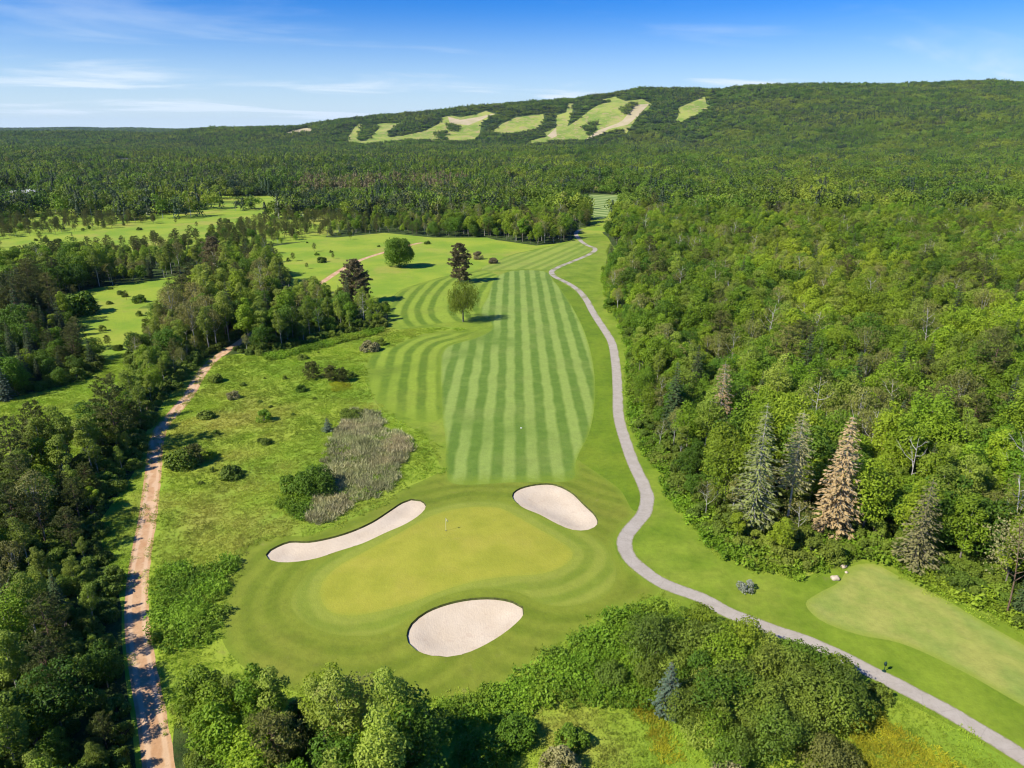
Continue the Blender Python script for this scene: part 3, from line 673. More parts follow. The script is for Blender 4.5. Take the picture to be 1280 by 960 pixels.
PR['pine'] = [Proto('pine_tree', pine(81+i, h, r_), 'pine_bark', 'pine', h) for i, (h, r_) in enumerate([(13.0, 3.1), (11.5, 2.9), (14.0, 3.2), (10.0, 2.7)])]
PR['spruce'] = [Proto('spruce_tree', spruce(91+i, h, r_, 30, 8, card=.6, dens=1.3), 'pine_bark', 'spruce', h) for i, (h, r_) in enumerate([(13.0, 2.5), (11.0, 2.3), (14.5, 2.7)])]
PR['snag'] = [Proto('bare_tree', snag(101+i, h, 2.9, leaf=700, n1=9, card=.27), 'pale_bark', 'sparse', h) for i, h in enumerate([11.0, 12.2, 9.6])]
PR['shrub'] = [Proto('shrub', bush(111+i, h, r_, leaf=.25), 'bark', 'shrub', h, 'foliage', 'stems') for i, (h, r_) in enumerate([(1.7, 1.3), (2.2, 1.6), (1.3, 1.2), (2.6, 1.7)])]
PR['thicket'] = [Proto('thicket_shrub', broadleaf(121+i, h, r_, base=.05, nl=16, leaf=.24, ncard=3400, lob=.45, trunk_r=.07, limbs=8), 'bark', 'shrub', h, 'foliage', 'stems') for i, (h, r_) in enumerate([(4.2, 2.3), (4.8, 2.5), (3.6, 2.1), (5.4, 2.4)])]

# ---------------------------------------------------------------- helpers to plant
def plant(proto, x, y, rz, sc, label, cat, group=None, name=None, leaf=None, bark=None, tilt=0.0, scz=None):
    z = float(hgt(x, y))
    e = bpy.data.objects.new(name or proto.kind, None); COL.objects.link(e)
    e.empty_display_size = 0.5; e.location = (x, y, z); e.rotation_euler = (tilt, 0, rz); e.scale = (sc, sc, scz or sc)
    tag(e, label, cat, group)
    for nm, me, mt in ((proto.tn, proto.trunk, bark), (proto.cn, proto.crown, leaf)):
        if me is None: continue
        if mt: me = me.copy(); me.materials[0] = M[mt]
        link(nm, me, parent=e)
    return e
def scatter_obj(name, protos, pts, rots, scl, idx, kind='stuff', label=None, scz=None, cat=None):
    """one object: a cloud of points that carries plant geometry by geometry nodes"""
    n = len(pts)
    me = bpy.data.meshes.new(name); me.vertices.add(n); me.vertices.foreach_set('co', np.asarray(pts, np.float32).ravel())
    a = me.attributes.new('rot', 'FLOAT_VECTOR', 'POINT'); a.data.foreach_set('vector', np.asarray(rots, np.float32).ravel())
    s3 = np.stack([scl, scl, scl if scz is None else scz], 1)
    a = me.attributes.new('scl', 'FLOAT_VECTOR', 'POINT'); a.data.foreach_set('vector', s3.astype(np.float32).ravel())
    a = me.attributes.new('idx', 'INT', 'POINT'); a.data.foreach_set('value', np.asarray(idx, np.int32))
    o = link(name, me, kind=kind, label=label, cat=cat)
    ng = bpy.data.node_groups.new(name+'_scatter', 'GeometryNodeTree')
    ng.interface.new_socket('Geometry', in_out='INPUT', socket_type='NodeSocketGeometry'); ng.interface.new_socket('Geometry', in_out='OUTPUT', socket_type='NodeSocketGeometry')
    gi, go = ng.nodes.new('NodeGroupInput'), ng.nodes.new('NodeGroupOutput')
    jn = ng.nodes.new('GeometryNodeJoinGeometry')
    for p in reversed(protos):      # the join lists its inputs last link first
        oi = ng.nodes.new('GeometryNodeObjectInfo'); oi.inputs['Object'].default_value = p if isinstance(p, bpy.types.Object) else p.joined()
        g2 = ng.nodes.new('GeometryNodeGeometryToInstance'); ng.links.new(oi.outputs['Geometry'], g2.inputs[0]); ng.links.new(g2.outputs[0], jn.inputs[0])
    ip = ng.nodes.new('GeometryNodeInstanceOnPoints'); ip.inputs['Pick Instance'].default_value = True
    def at(nm, ty):
        q = ng.nodes.new('GeometryNodeInputNamedAttribute'); q.data_type = ty; q.inputs['Name'].default_value = nm; return q.outputs[0]
    ng.links.new(gi.outputs[0], ip.inputs['Points']); ng.links.new(jn.outputs[0], ip.inputs['Instance'])
    ng.links.new(at('idx', 'INT'), ip.inputs['Instance Index']); ng.links.new(at('rot', 'FLOAT_VECTOR'), ip.inputs['Rotation']); ng.links.new(at('scl', 'FLOAT_VECTOR'), ip.inputs['Scale'])
    ng.links.new(ip.outputs[0], go.inputs[0])
    md = o.modifiers.new('scatter', 'NODES'); md.node_group = ng
    return o
def lattice(x0, x1, y0, y1, s, rg):
    gx, gy = np.meshgrid(np.arange(x0, x1, s), np.arange(y0, y1, s*.87)); gx = gx+((np.arange(gx.shape[0]) % 2)*s/2)[:, None]
    p = np.stack([gx.ravel(), gy.ravel()], 1); return p+(rg.random(p.shape)-.5)*s*.75
def to_px(x, y, z):
    dz = z-CAM_H; fz = y*CP-dz*SP; u = x/fz; v = (y*SP+dz*CP)/fz
    return 640+u*FPX, 480-v*FPX, fz
def inside_any(polys, x, y):
    m = np.zeros(len(x), bool)
    for p in polys: m |= pip(p, x, y)
    return m
def wnoise(x, y, k, s=0.0): return wob(x, y, k, s)/2

# ---------------------------------------------------------------- woods: single trees to 480 m
rw = np.random.default_rng(21)
pts = lattice(-420, 460, 8, 500, 4.1, rw)
x, y = pts[:, 0], pts[:, 1]
cop = lattice(-70, 0, 20, 66, 3.6, rw); cpx, cpy, _ = to_px(cop[:, 0], cop[:, 1], 0)
pts = np.concatenate([pts, cop[(cpx > 200) & (cpx < 560) & (cpy > 880)]]); x, y = pts[:, 0], pts[:, 1]
m = (np.abs(x) < 0.86*y+42) & (y < 470+20*wnoise(x, y, 30))
m &= ~inside_any(OPENS, x, y)
m &= dist_line(road_c, x, y) > 3.0
m &= dist_line(openA, x, y, True) > 1.3
m &= ~(pip(sparseC, x, y) & (rw.random(len(x)) < .35))
thin_far = np.clip((y-200)/600, 0, .45); m &= rw.random(len(x)) > thin_far
x, y = x[m], y[m]; n = len(x)
px_, py_, _ = to_px(x, y, hgt(x, y))
KN = ['leafy', 'dark', 'aspen', 'thin', 'pine', 'spruce', 'snag', 'shrub', 'thicket']
W = np.zeros((n, len(KN)))
right = px_ > 700; nearL = (px_ < 420) & (py_ > 440); clumpD = (px_ > 195) & (px_ < 620) & (py_ > 820); grove = (px_ > 130) & (px_ < 500) & (py_ > 340) & (py_ < 470)
darkL = (px_ < 125) & (py_ > 370) & (py_ < 510); farL = (px_ < 560) & (py_ <= 340); mid = (~right) & (~farL) & (py_ <= 340)
W[:] = (.42, .18, .12, .12, .05, .02, .04, 0, .05)
W[right] = (.42, .19, .16, .07, .02, .045, .055, 0, .04)
W[right & (px_ > 1060) & (py_ > 380)] = (.40, .16, .12, .12, .02, .05, .08, 0, .05)
W[nearL] = (.32, .04, .40, .06, .09, .01, .02, 0, .06)
W[nearL & (py_ > 700)] = (.20, .06, .52, .05, .06, .01, .02, 0, .08)
W[clumpD] = (.38, .14, .26, .02, .02, .0, .0, 0, .18)
W[grove] = (.18, .20, .32, .10, .06, .06, .05, 0, .03)
W[grove & (px_ > 170) & (px_ < 262) & (py_ > 395)] = (.05, .10, .26, .33, .06, .04, .12, 0, .03)
W[darkL] = (.04, .25, .04, 0, .30, .36, .0, 0, .01)
W[farL] = (.26, .20, .22, .05, .17, .07, .01, 0, .02)
W[farL & pip(sparseC, x, y)] = (.04, .12, .03, .01, .70, .07, .0, 0, .03)
W /= W.sum(1, keepdims=True)
# kinds come in stands: bias by slow noise
nb_ = wnoise(x, y, 19, .5); W[:, 1] *= np.exp(1.3*nb_); W[:, 3] *= np.exp(-1.6*nb_); W[:, 4] *= np.exp(1.2*wnoise(x, y, 23, 4)); W /= W.sum(1, keepdims=True)
kid = (rw.random(n)[:, None] > np.cumsum(W, 1)).sum(1).clip(0, len(KN)-1)
sc = rw.uniform(.62, 1.22, n)*(1+.10*wnoise(x, y, 31, 2)); sc[nearL] *= .84; sc[clumpD] = rw.uniform(.66, .98, clumpD.sum()); sc[farL] *= .63; sc[grove & (px_ > 365)] *= .72; sc[grove & (px_ < 215)] *= .78; sc[pip(sparseC, x, y)] *= .85
sc[nearL & (py_ > 700)] *= .88; sc[darkL] *= 1.08; sc[darkL & (px_ > 48)] *= .66; sc[grove & (px_ < 215)] *= .86
rim = dist_line(openA, x, y, True) < 4.5
nr = (dist_line(road_c, x, y) < 7.5) & (px_ < 200) & (py_ > 560); sc[nr] *= .68
rim &= ~clumpD
sc[rim] *= rw.uniform(.6, .95, rim.sum())
keepm = ~(farL & ~pip(sparseC, x, y) & (px_ < 400) & (rw.random(n) < .22))
# keep glades round the named trees
for q in [(985,628),(965,668),(1000,668),(1075,680),(915,668)]:
    a, b = P(*q); keepm &= (np.hypot(x-a, y-b) > 2.4) | (sc < .5)
named_px = [(938,664),(985,640),(1040,664),(1141,708),(897,545),(1252,752)]
for q in named_px:
    a, b = P(*q); keepm &= np.hypot(x-a, y-b) > 2.6
    keepm &= ~((np.abs(x-a*(y/b)) < 4.0) & (y < b) & (y > b-9) & (sc > .5))     # nothing tall right in front
x, y, kid, sc, px_, py_ = (v[keepm] for v in (x, y, kid, sc, px_, py_)); n = len(x)
var = rw.integers(0, 99, n); rz = rw.uniform(0, 2*math.pi, n)
# share of picture: distance & in frame
big = sc*np.array([PR[KN[k]][0].H for k in kid])/np.hypot(np.hypot(x, y), CAM_H)
_, pyt, _ = to_px(x, y, hgt(x, y)+sc*9)
pyt2 = (py_+pyt)/2
inframe = (px_ > -20) & (px_ < 1300) & (pyt < 950) & (py_ > 165)
big = np.where(inframe, big, 0)
CAT = {'leafy': 'leafy tree', 'dark': 'maple tree', 'aspen': 'aspen tree', 'thin': 'thinning tree', 'pine': 'pine tree', 'spruce': 'spruce tree', 'snag': 'bare tree', 'thicket': 'thicket shrub'}
LOOK = {'leafy': 'round green tree', 'dark': 'dark spreading maple', 'aspen': 'slender light green aspen', 'thin': 'half-bare olive tree',
        'pine': 'dull olive pine', 'spruce': 'dark conical spruce', 'snag': 'nearly bare pale tree', 'thicket': 'bushy low tree'}
def place_of(px, py, x, y, edge):
    if px > 700:
        if edge: return 'along the edge of the wood right of the path' if py < 690 else 'at the wood edge above the second fairway'
        if py < 420: return 'far back in the wood right of the path'
        return 'in the wood right of the path' if px < 1000 else 'in the wood above the second fairway'
    if px > 195 and py > 815: return 'in the copse in front of the green'
    if px < 130 and 370 < py < 515: return 'in the dark stand at the left edge'
    if px < 300 and py > 470: return 'beside the dirt road in the left wood' if edge else 'inside the wood left of the dirt road'
    if py > 343 and px < 500: return 'in the grove where the dirt road disappears'
    if px > 400: return 'at the wood edge beyond the upper meadow' if edge else 'in the wood beyond the upper meadow'
    return 'in the tree belt beyond the left meadow'
def depth_word(d): return ' at the wood rim' if d < 5 else ' just inside the wood' if d < 14 else '' if d < 32 else ' deep in the wood' if d < 70 else ' far back'
LM = [((1040, 600), 'the tan dead spruce'), ((938, 600), 'the tall grey-green spruce'), ((897, 490), 'the pinkish dead spruce'), ((1141, 680), 'the faded olive spruce'), ((1250, 700), 'the brown-trunked edge tree'),
    ((800, 480), 'the straight path stretch'), ((770, 330), 'the path bend beyond the fairway'), ((752, 258), 'the far striped clearing'), ((1260, 300), 'the right picture edge'), ((1130, 600), 'the forked white bare tree'),
    ((500, 315), 'the lone round tree'), ((575, 330), 'the narrow brown pine'), ((446, 350), 'the brownish pine'), ((272, 310), 'the tall rusty pine'), ((265, 445), 'where the dirt road vanishes'), ((150, 500), 'the field corner pine'),
    ((8, 450), 'the left edge bluish spruce'), ((175, 700), 'the road by the leafy patch'), ((190, 850), 'the road at the copse'), ((60, 700), 'the middle of the left wood'), ((40, 900), 'the bottom left corner'), ((300, 830), 'the copse top below the green'),
    ((450, 880), 'the copse edge by the turf'), ((100, 390), 'the left field bush'), ((350, 255), 'the far bright field'), ((40, 245), 'the pale buildings'), ((640, 290), 'the meadow edge by the path head'), ((1000, 330), 'the right wood centre'), ((1020, 450), 'the rise above the spruces')]
LMX = np.array([q[0] for q in LM], float)
def relation(px, py):
    d = (LMX-np.array([px, py]))/np.array([1, .7]); i = int(np.argmin((d**2).sum(1))); dx, dy = px-LMX[i, 0], py-LMX[i, 1]
    if math.hypot(dx, dy) < 22: r_ = 'right by'
    elif abs(dx) > abs(dy)*1.3: r_ = 'left of' if dx < 0 else 'right of'
    else: r_ = 'behind' if dy < 0 else 'below'
    return r_+' '+LM[i][1]
rest = {k: [] for k in KN}
cap = {'leafy': 260, 'dark': 150, 'aspen': 200, 'thin': 110, 'pine': 160, 'spruce': 70, 'snag': 60, 'thicket': 90, 'shrub': 0}
edge_d = dist_line(openA, x, y, True)
for ki, k in enumerate(KN):
    ii = np.nonzero(kid == ki)[0]; ii = ii[np.argsort(-big[ii])]
    for j in ii[:cap[k]]:
        if big[j] <= 0: rest[k].append(j); continue
        w = place_of(px_[j], py_[j], x[j], y[j], edge_d[j] < 5)
        lab = ('tall ' if sc[j] > 1.0 else 'short ' if sc[j] < .78 else '')+LOOK[k]+depth_word(edge_d[j])+' '+relation(px_[j], pyt2[j])
        if len(lab.split()) > 16: lab = lab.replace('inside the wood', 'inside').replace('deep in the wood', 'deep inside').replace('at the wood rim', 'at the rim')
        if len(lab.split()) > 16: lab = lab.replace('tall ', '', 1).replace('short ', '', 1).replace('slender ', '').replace('dull ', '')
        plant(PR[k][var[j] % len(PR[k])], x[j], y[j], rz[j], sc[j], lab, CAT[k], CAT[k]+'s '+w)
    rest[k] += list(ii[cap[k]:])
MASS = {'leafy': 'leafy_woods', 'dark': 'maple_woods', 'aspen': 'aspen_woods', 'thin': 'thinning_woods', 'pine': 'pine_woods', 'spruce': 'spruce_woods', 'snag': 'bare_woods', 'thicket': 'thicket_woods'}
for k, jj in rest.items():
    if not len(jj): continue
    j = np.array(jj); z = hgt(x[j], y[j])
    scatter_obj(MASS[k], PR[k], np.stack([x[j], y[j], z], 1), np.stack([0*rz[j], 0*rz[j], rz[j]], 1), sc[j], var[j] % len(PR[k]))
# undergrowth on the wood floor, near part
up = lattice(-150, 200, 15, 210, 2.5, rw); ux, uy = up[:, 0], up[:, 1]
mm = (np.abs(ux) < .85*uy+30) & ~inside_any(OPENS, ux, uy) & (dist_line(road_c, ux, uy) > 2.4)
ux, uy = ux[mm], uy[mm]; nn = len(ux)
scatter_obj('undergrowth', PR['shrub'], np.stack([ux, uy, hgt(ux, uy)], 1), np.stack([np.zeros(nn)]*2+[rw.uniform(0, 6.28, nn)], 1), rw.uniform(.7, 1.3, nn), rw.integers(0, 4, nn))

# ---------------------------------------------------------------- distant woods: patches of small trees
def patch(seed, size, nt_, mix, h0, ncard, card, red=False):
    rg = np.random.default_rng(seed); Vs, Fs, Ms, o = [], [], [], 0
    for i in range(nt_):
        gx, gy = (rg.random(2)-.5)*size; H = h0*rg.uniform(.7, 1.2); con = rg.random() < mix
        nc = ncard; 
        if con and rg.random() < .4:
            t = rg.random(nc)**.8; a = rg.uniform(0, 6.28, nc); rr = (1-t)*H*.24+.3
            C = np.stack([gx+np.cos(a)*rr, gy+np.sin(a)*rr, t*H*.95+.3], 1); Nn = np.stack([np.cos(a), np.sin(a), np.full(nc, .8)], 1)
            mi = 1
        else:
            nl = 7; R_ = H*.31; Lc = rg.normal(size=(nl, 3))*np.array([R_*.5, R_*.5, H*.11])+np.array([gx, gy, H*.60])
            w = rg.integers(0, nl, nc); d = unit(rg.normal(size=(nc, 3))+np.array([0, 0, .5])); C = Lc[w]+d*R_*.56; Nn = d+rg.normal(size=(nc, 3))*.4+np.array([0, 0, .3])
            mi = 1 if con else (0 if rg.random() < .95 else 2)
        v, f = cards(C, Nn, card*rg.uniform(.7, 1.3, nc), .7, rg)
        Vs.append(v); Fs.append(f+o); o += len(v); Ms.append(np.full(len(f), mi))
        if rg.random() < .07:
            v, f = tube([(gx, gy, -1), (gx, gy, H*.75)], [.22, .12], 3); Vs.append(v); Fs.append(f+o); o += len(v); Ms.append(np.full(len(f), 3))
    me = new_mesh('wood_patch', np.concatenate(Vs), np.concatenate(Fs), [M['far_leaf'], M['redpine' if red else 'far_pine'], M['sparse'], M['pale_bark']], False, np.concatenate(Ms))
    return bpy.data.objects.new('wood_patch', me)
PB = [patch(200+i, 21, 20, .06, 11.5, 150, 1.15) for i in range(5)]
PC = [patch(220+i, 21, 19, .60, 12, 140, 1.1) for i in range(4)]
PD = [patch(240+i, 21, 19, .8, 12, 110, 1.1, True) for i in range(2)]
fp = lattice(-2500, 3000, 455, 3560, 18.5, rw)
fx, fy = fp[:, 0], fp[:, 1]
mm = (np.abs(fx) < .84*fy+60) & (fy > 462+18*wnoise(fx, fy, 30))
keep_in = inside_any(in_run_trees, fx, fy)
mm &= keep_in | ~inside_any([openS, openS2, clear1, clear2, far_fair, corr]+runs+[dirts[3]], fx, fy)
mm &= dist_line(corr, fx, fy, True) > 9
for rn_ in runs:
    mm &= keep_in | (dist_line(rn_, fx, fy, True) > rw.uniform(0, 9, len(fx)))
mm &= ~(pip(sparseC, fx, fy) & (rw.random(len(fx)) < .5))
mm &= (rw.random(len(fx)) > .02)
fx, fy = fx[mm], fy[mm]; nn = len(fx)
pc = 1/(1+np.exp(-(3.2*wnoise(fx, fy, 170, 1.1)-1.6-1.6*smooth(0, .35, fx/fy)+2.9*smooth(1400, 2100, fy)*(fx/fy > .2)+4.6*smooth(.12, -.30, fx/fy)*smooth(2900, 900, fy)+2.6*smooth(1900, 2500, fy)*(fx/fy < .25))))
con = rw.random(nn) < pc
idx = np.where(con, 5+rw.integers(0, 4, nn), rw.integers(0, 5, nn))
fs = rw.uniform(.85, 1.15, nn)
fz = hgt(fx, fy)
qx, qy, _ = to_px(fx, fy, fz)
redm = ((qx > 370) & (qx < 570) & (qy > 232) & (qy < 250) & (rw.random(nn) < .7))
idx = np.where(redm, 9+rw.integers(0, 2, nn), idx)
fh = fs*rw.uniform(.7, 1.4, nn)
dr = np.full(nn, 1e9); hm = (fy > 1900) & (fx/fy > -.45) & (fx/fy < .35)
for rn_ in runs: dr[hm] = np.minimum(dr[hm], dist_line(rn_, fx[hm], fy[hm], True))
fh[dr < 45] *= .6
scatter_obj('distant_forest', PB+PC+PD, np.stack([fx, fy, fz], 1), np.stack([np.zeros(nn)]*2+[rw.uniform(0, 6.28, nn)], 1), fs, idx, scz=fh, label='mixed forest covering the plain and the ridge')
hp = lattice(-8500, 400, 3500, 9500, 52, rw); hx, hy = hp[:, 0], hp[:, 1]
mm = (np.abs(hx) < .84*hy+60) & (hx/hy < -.16); hx, hy = hx[mm], hy[mm]; nn = len(hx)
scatter_obj('horizon_forest', PC, np.stack([hx, hy, hgt(hx, hy)], 1), np.stack([np.zeros(nn)]*2+[rw.uniform(0, 6.28, nn)], 1), rw.uniform(2.2, 3.0, nn), rw.integers(0, 4, nn), scz=rw.uniform(1.0, 1.5, nn), label='dark forest along the horizon')

# ---------------------------------------------------------------- named trees
def at_px(px, py): return P(px, py)
def solo(kind, geo, bark, leaf, H, px, py, label, cat, name, sc=1.0, rz=0.0, **k):
    pr = Proto(kind, geo, bark, leaf, H, **k); x_, y_ = P(px, py)
    return plant(pr, x_, y_, rz, sc, label, cat, name=name)
solo('lone_tree', broadleaf(301, 13.6, 6.4, base=.03, nl=60, leaf=.5, ncard=26000, lob=.34, trunk_r=.3), 'bark', 'leaf_dark', 13.2, 500, 334, 'big round dark green tree alone on the upper meadow', 'oak tree', 'oak_tree')
solo('willow', broadleaf(302, 13.0, 5.2, base=.22, nl=26, leaf=.55, ncard=7000, lob=.33, limbs=14, trunk_r=.28, droop=3.0, open_=.1), 'bark', 'willow', 11.5, 579, 402, 'airy yellow-green willow on the left edge of the fairway', 'willow tree', 'willow_tree')
solo('brown_pine', pine(303, 14.5, 4.8, base=.05, nb=110, card=.62, tuft=34), 'pine_bark', 'redpine', 13.5, 446, 379, 'brownish pine standing over the grove beside the dirt road', 'pine tree', 'pine_tree')
solo('brown_pine', pine(304, 14.5, 4.0, base=.05, nb=100, card=.62, tuft=34), 'pine_bark', 'redpine', 14, 575, 353, 'narrow brown pine behind the willow', 'pine tree', 'pine_tree')
solo('brown_pine', pine(305, 17.0, 4.6, base=.1, nb=100, card=.6, tuft=32), 'pine_bark', 'redpine', 16, 272, 352, 'tall rusty pine above the back of the grove', 'pine tree', 'pine_tree')
solo('meadow_clump', broadleaf(306, 12.0, 5.2, base=.05, nl=34, leaf=.4, ncard=7000, lob=.32), 'bark', 'leaf', 12, 336, 347, 'broad bright green tree at the upper meadow edge', 'leafy tree', 'leafy_tree')
solo('dead_spruce', spruce(311, 19.0, 3.9, 32, 10, base=.04, card=.7, droop=.45, dens=1.35, brad=.05, tr=.22, twig=.8, power=.72), 'pale_bark', 'dead_needle', 18.5, 1040, 668, 'dead spruce with full pale tan branches at the wood edge', 'spruce tree', 'dead_spruce_tree', rz=.4)
solo('pale_spruce', spruce(312, 20.5, 4.3, 28, 7, base=.14, card=.66, droop=.42, dens=1.15, brad=.05, tr=.26, twig=.7, power=.62), 'pale_bark', 'pale_spruce', 20.5, 938, 668, 'tall grey-green spruce with a bare pale trunk low down', 'spruce tree', 'spruce_tree', rz=1.4)
solo('thin_spruce', spruce(313, 18.0, 3.2, 24, 7, base=.36, card=.55, droop=.35, dens=1.2, brad=.045, tr=.20, twig=.7, power=.45), 'pale_bark', 'tanleaf', 17.5, 984, 652, 'thin half-dead spruce between the grey-green and the tan one', 'spruce tree', 'spruce_tree')
solo('dead_spruce', spruce(314, 15.5, 3.3, 24, 7, base=.1, card=.6, droop=.4, dens=1.0, brad=.045, tr=.18, twig=.8, power=.5), 'pale_bark', 'dead_needle', 13, 897, 547, 'small pinkish dead spruce deeper in the wood', 'spruce tree', 'dead_spruce_tree')
solo('pale_spruce', spruce(315, 13.5, 3.2, 24, 8, base=.05, card=.55, droop=.5, dens=1.1, brad=.04, tr=.2, twig=.7, power=.6), 'bark', 'tanleaf', 13.5, 1141, 712, 'faded olive spruce at the top edge of the second fairway', 'spruce tree', 'spruce_tree')
solo('edge_snag', snag(316, 12.5, 3.5, leaf=1500, n1=12), 'pine_bark', 'tanleaf', 12.5, 1258, 768, 'brown-trunked thin tree at the right edge above the second fairway', 'bare tree', 'bare_tree')
solo('pale_fork', snag(317, 12.5, 4.0, leaf=60, n1=8), 'pale_bark', 'sparse', 12.5, 1130, 640, 'forked white bare tree rising from the wood', 'bare tree', 'bare_tree')
solo('pale_fork', snag(318, 14.5, 4.0, leaf=60, n1=8), 'pale_bark', 'sparse', 14.5, 1262, 640, 'white bare tree near the right edge of the wood', 'bare tree', 'bare_tree')
solo('tall_pine', pine(319, 14.5, 3.6, base=.2, nb=60, card=.45), 'pine_bark', 'pine', 14.5, 150, 566, 'tall dark pine at the field corner left of the dirt road', 'pine tree', 'pine_tree')
solo('blue_spruce', spruce(320, 6.4, 2.0, 20, 8, base=.03, card=.42, dens=1.3), 'pine_bark', 'blue_spruce', 6.4, 834, 890, 'bluish spruce poking out of the thicket by the cart path', 'spruce tree', 'spruce_tree')
solo('blue_spruce', spruce(321, 2.9, 1.4, 14, 8, base=.03, card=.3, dens=1.3), 'pine_bark', 'blue_spruce', 2.9, 410, 539, 'small dark blue-green spruce on the meadow by the dry reeds', 'spruce tree', 'small_spruce_tree')
solo('blue_spruce', spruce(322, 9.5, 2.3, 26, 8, base=.03, card=.5, dens=1.3), 'pine_bark', 'blue_spruce', 9.5, 8, 500, 'bluish spruce at the left edge beside the small field', 'spruce tree', 'spruce_tree')

# ---------------------------------------------------------------- shrubs standing on the meadow
SH = [(270,477,1.1,'shrub','round green shrub beside the dirt road where it enters the grove'), (292,498,1.0,'tanleaf','pinkish grey shrub nearest the dirt road bend'),
      (259,522,1.0,'shrub','green shrub just right of the shaded road'), (270,544,.6,'shrub','small low shrub on the meadow below the roadside one'),
      (232,582,1.9,'shrub','wide dark shrub beside the road, largest there'), (262,572,.9,'leaf','light green shrub joined to the wide one'), (290,596,1.2,'shrub','round shrub on the meadow right of the wide roadside one'),
      (330,526,1.3,'leaf_dark','round dark shrub in the middle of the meadow'), (333,555,.7,'shrub','low shrub below the round dark one'), (376,489,.9,'leaf_dark','flat dark shrub below the pair of pines'),
      (378,449,.8,'shrub','small bush nearest the grove edge'), (356,474,.5,'shrub','tiny shrub left of the flat dark one'), (440,471,.7,'shrub','small bush at the right of the meadow pines'),
      (366,612,1.5,'leaf_dark','lighter lobe bush left of the big dark bush'), (462,438,1.5,'tanleaf','grey-green bush in the ditch below the grove'), (477,431,1.1,'shrub','dark bush in the ditch beside the grey one'),
      (402,328,1.4,'shrub','shrub alone on the upper meadow beside the track'), (396,319,.8,'leaf_dark','small shrub above the lone upper meadow shrub'), (438,293,.9,'leaf_dark','flat shrub near the far edge of the upper meadow'),
      (598,324,2.0,'redpine','brown bush behind the brown pine'), (616,329,1.4,'redpine','small brown bush right of the other brown one'), (480,388,1.7,'shrub','dark bush on the mown slope beside the brownish pine'),
      (534,305,1.0,'shrub','dark shrub at the end of the dirt track'), (763,386,1.9,'leaf_dark','dark bush at the path edge of the right wood'), (100,392,4.0,'leaf_dark','large grey-green bush in the small left field'),
      (175,378,1.6,'leaf_dark','flat dark bush in the small left field'), (160,345,1.3,'shrub','shrub at the foot of the left tree belt'), (216,322,1.4,'shrub','shrub on the grass gap beside the tree belt'),
      (96,545,1.3,'sparse','wispy shrub in the left field'), (640,598+0,0,'','')]
proto_i = 0
shrub_cache = {}
for i, (a, b, s, lf, lab) in enumerate(SH):
    if not s: continue
    pr = PR['shrub'][i % 4]; x_, y_ = P(a, b)
    if (i % 4, lf) not in shrub_cache:
        me = pr.crown.copy(); me.materials[0] = M[lf]; shrub_cache[(i % 4, lf)] = me
    e = bpy.data.objects.new('shrub', None); COL.objects.link(e); e.location = (x_, y_, float(hgt(x_, y_))); e.rotation_euler = (0, 0, i*1.3)
    k = s*1.0/ (pr.H/1.9); e.scale = (k*1.05, k*1.05, k); tag(e, lab, 'shrub', 'shrubs on the meadows')
    link('stems', pr.trunk, parent=e); link('foliage', shrub_cache[(i % 4, lf)], parent=e)
for i, (a, b, h, lab) in enumerate([(391,473,3.3,'left pine of the little meadow pair'), (414,476,3.0,'right pine of the little meadow pair'), (428,477,2.6,'small pine just right of the meadow pair'), (244,580,3.0,'young pine inside the wide roadside shrub')]):
    solo('young_pine', pine(330+i, h*1.1, h*.55, base=.03, nb=46, card=.34, tuft=30), 'pine_bark', 'pine', h, a, b, lab, 'pine tree', 'young_pine_tree')
solo('big_bush', bush(341, 4.6, 3.7, nl=18, leaf=.3, ncard=6000), 'bark', 'leaf_dark', 4.6, 393, 613, 'big dark rounded bush beside the dry reeds', 'shrub', 'large_shrub', crown_name='foliage', trunk_name='stems')
solo('pale_bush', bush(342, 1.5, 1.1, nl=8, leaf=.2, ncard=700), 'pale_bark', 'whiteleaf', 1.5, 932, 738, 'silvery white shrub between path and second fairway', 'shrub', 'silver_shrub', crown_name='foliage', trunk_name='stems')
FG = [(608,950,2.6,2.9,'leaf','bright green bush left of the pair below the green'), (642,925,2.7,2.3,'leaf_dark','dark green bush right of the pair below the green'), (700,968,2.9,2.2,'tanleaf','tan flowering bush at the bottom edge'),
      (712,930,2.0,1.6,'leaf_dark','dark top bush behind the tan one'), (763,848,2.0,1.8,'shrub','round bush on the bright ground cover'), (915,985,2.6,2.4,'tanleaf','yellowish tan bush at the bottom edge below the thicket'), (1035,960,3.0,3.2,'sparse','wide grey-green bush at the bottom right'),
      (1100,872,1.3,1.4,'shrub','small dark bush below the cart path'), (1065,885,1.2,1.4,'leaf_dark','low dark bush at the right end of the thicket'), (235,770,1.5,2.6,'bright','leafy mound in the bright patch beside the road'), (440,522,2.0,2.6,'shrub','grey-green scrub at the top of the dry reeds')]
for i, (a, b, h, r_, lf, lab) in enumerate(FG):
    solo('edge_bush', bush(350+i, h, r_, nl=14, leaf=.24, ncard=int(900+900*r_)), 'bark', lf, h, a, b, lab, 'shrub', 'shrub', crown_name='foliage', trunk_name='stems')

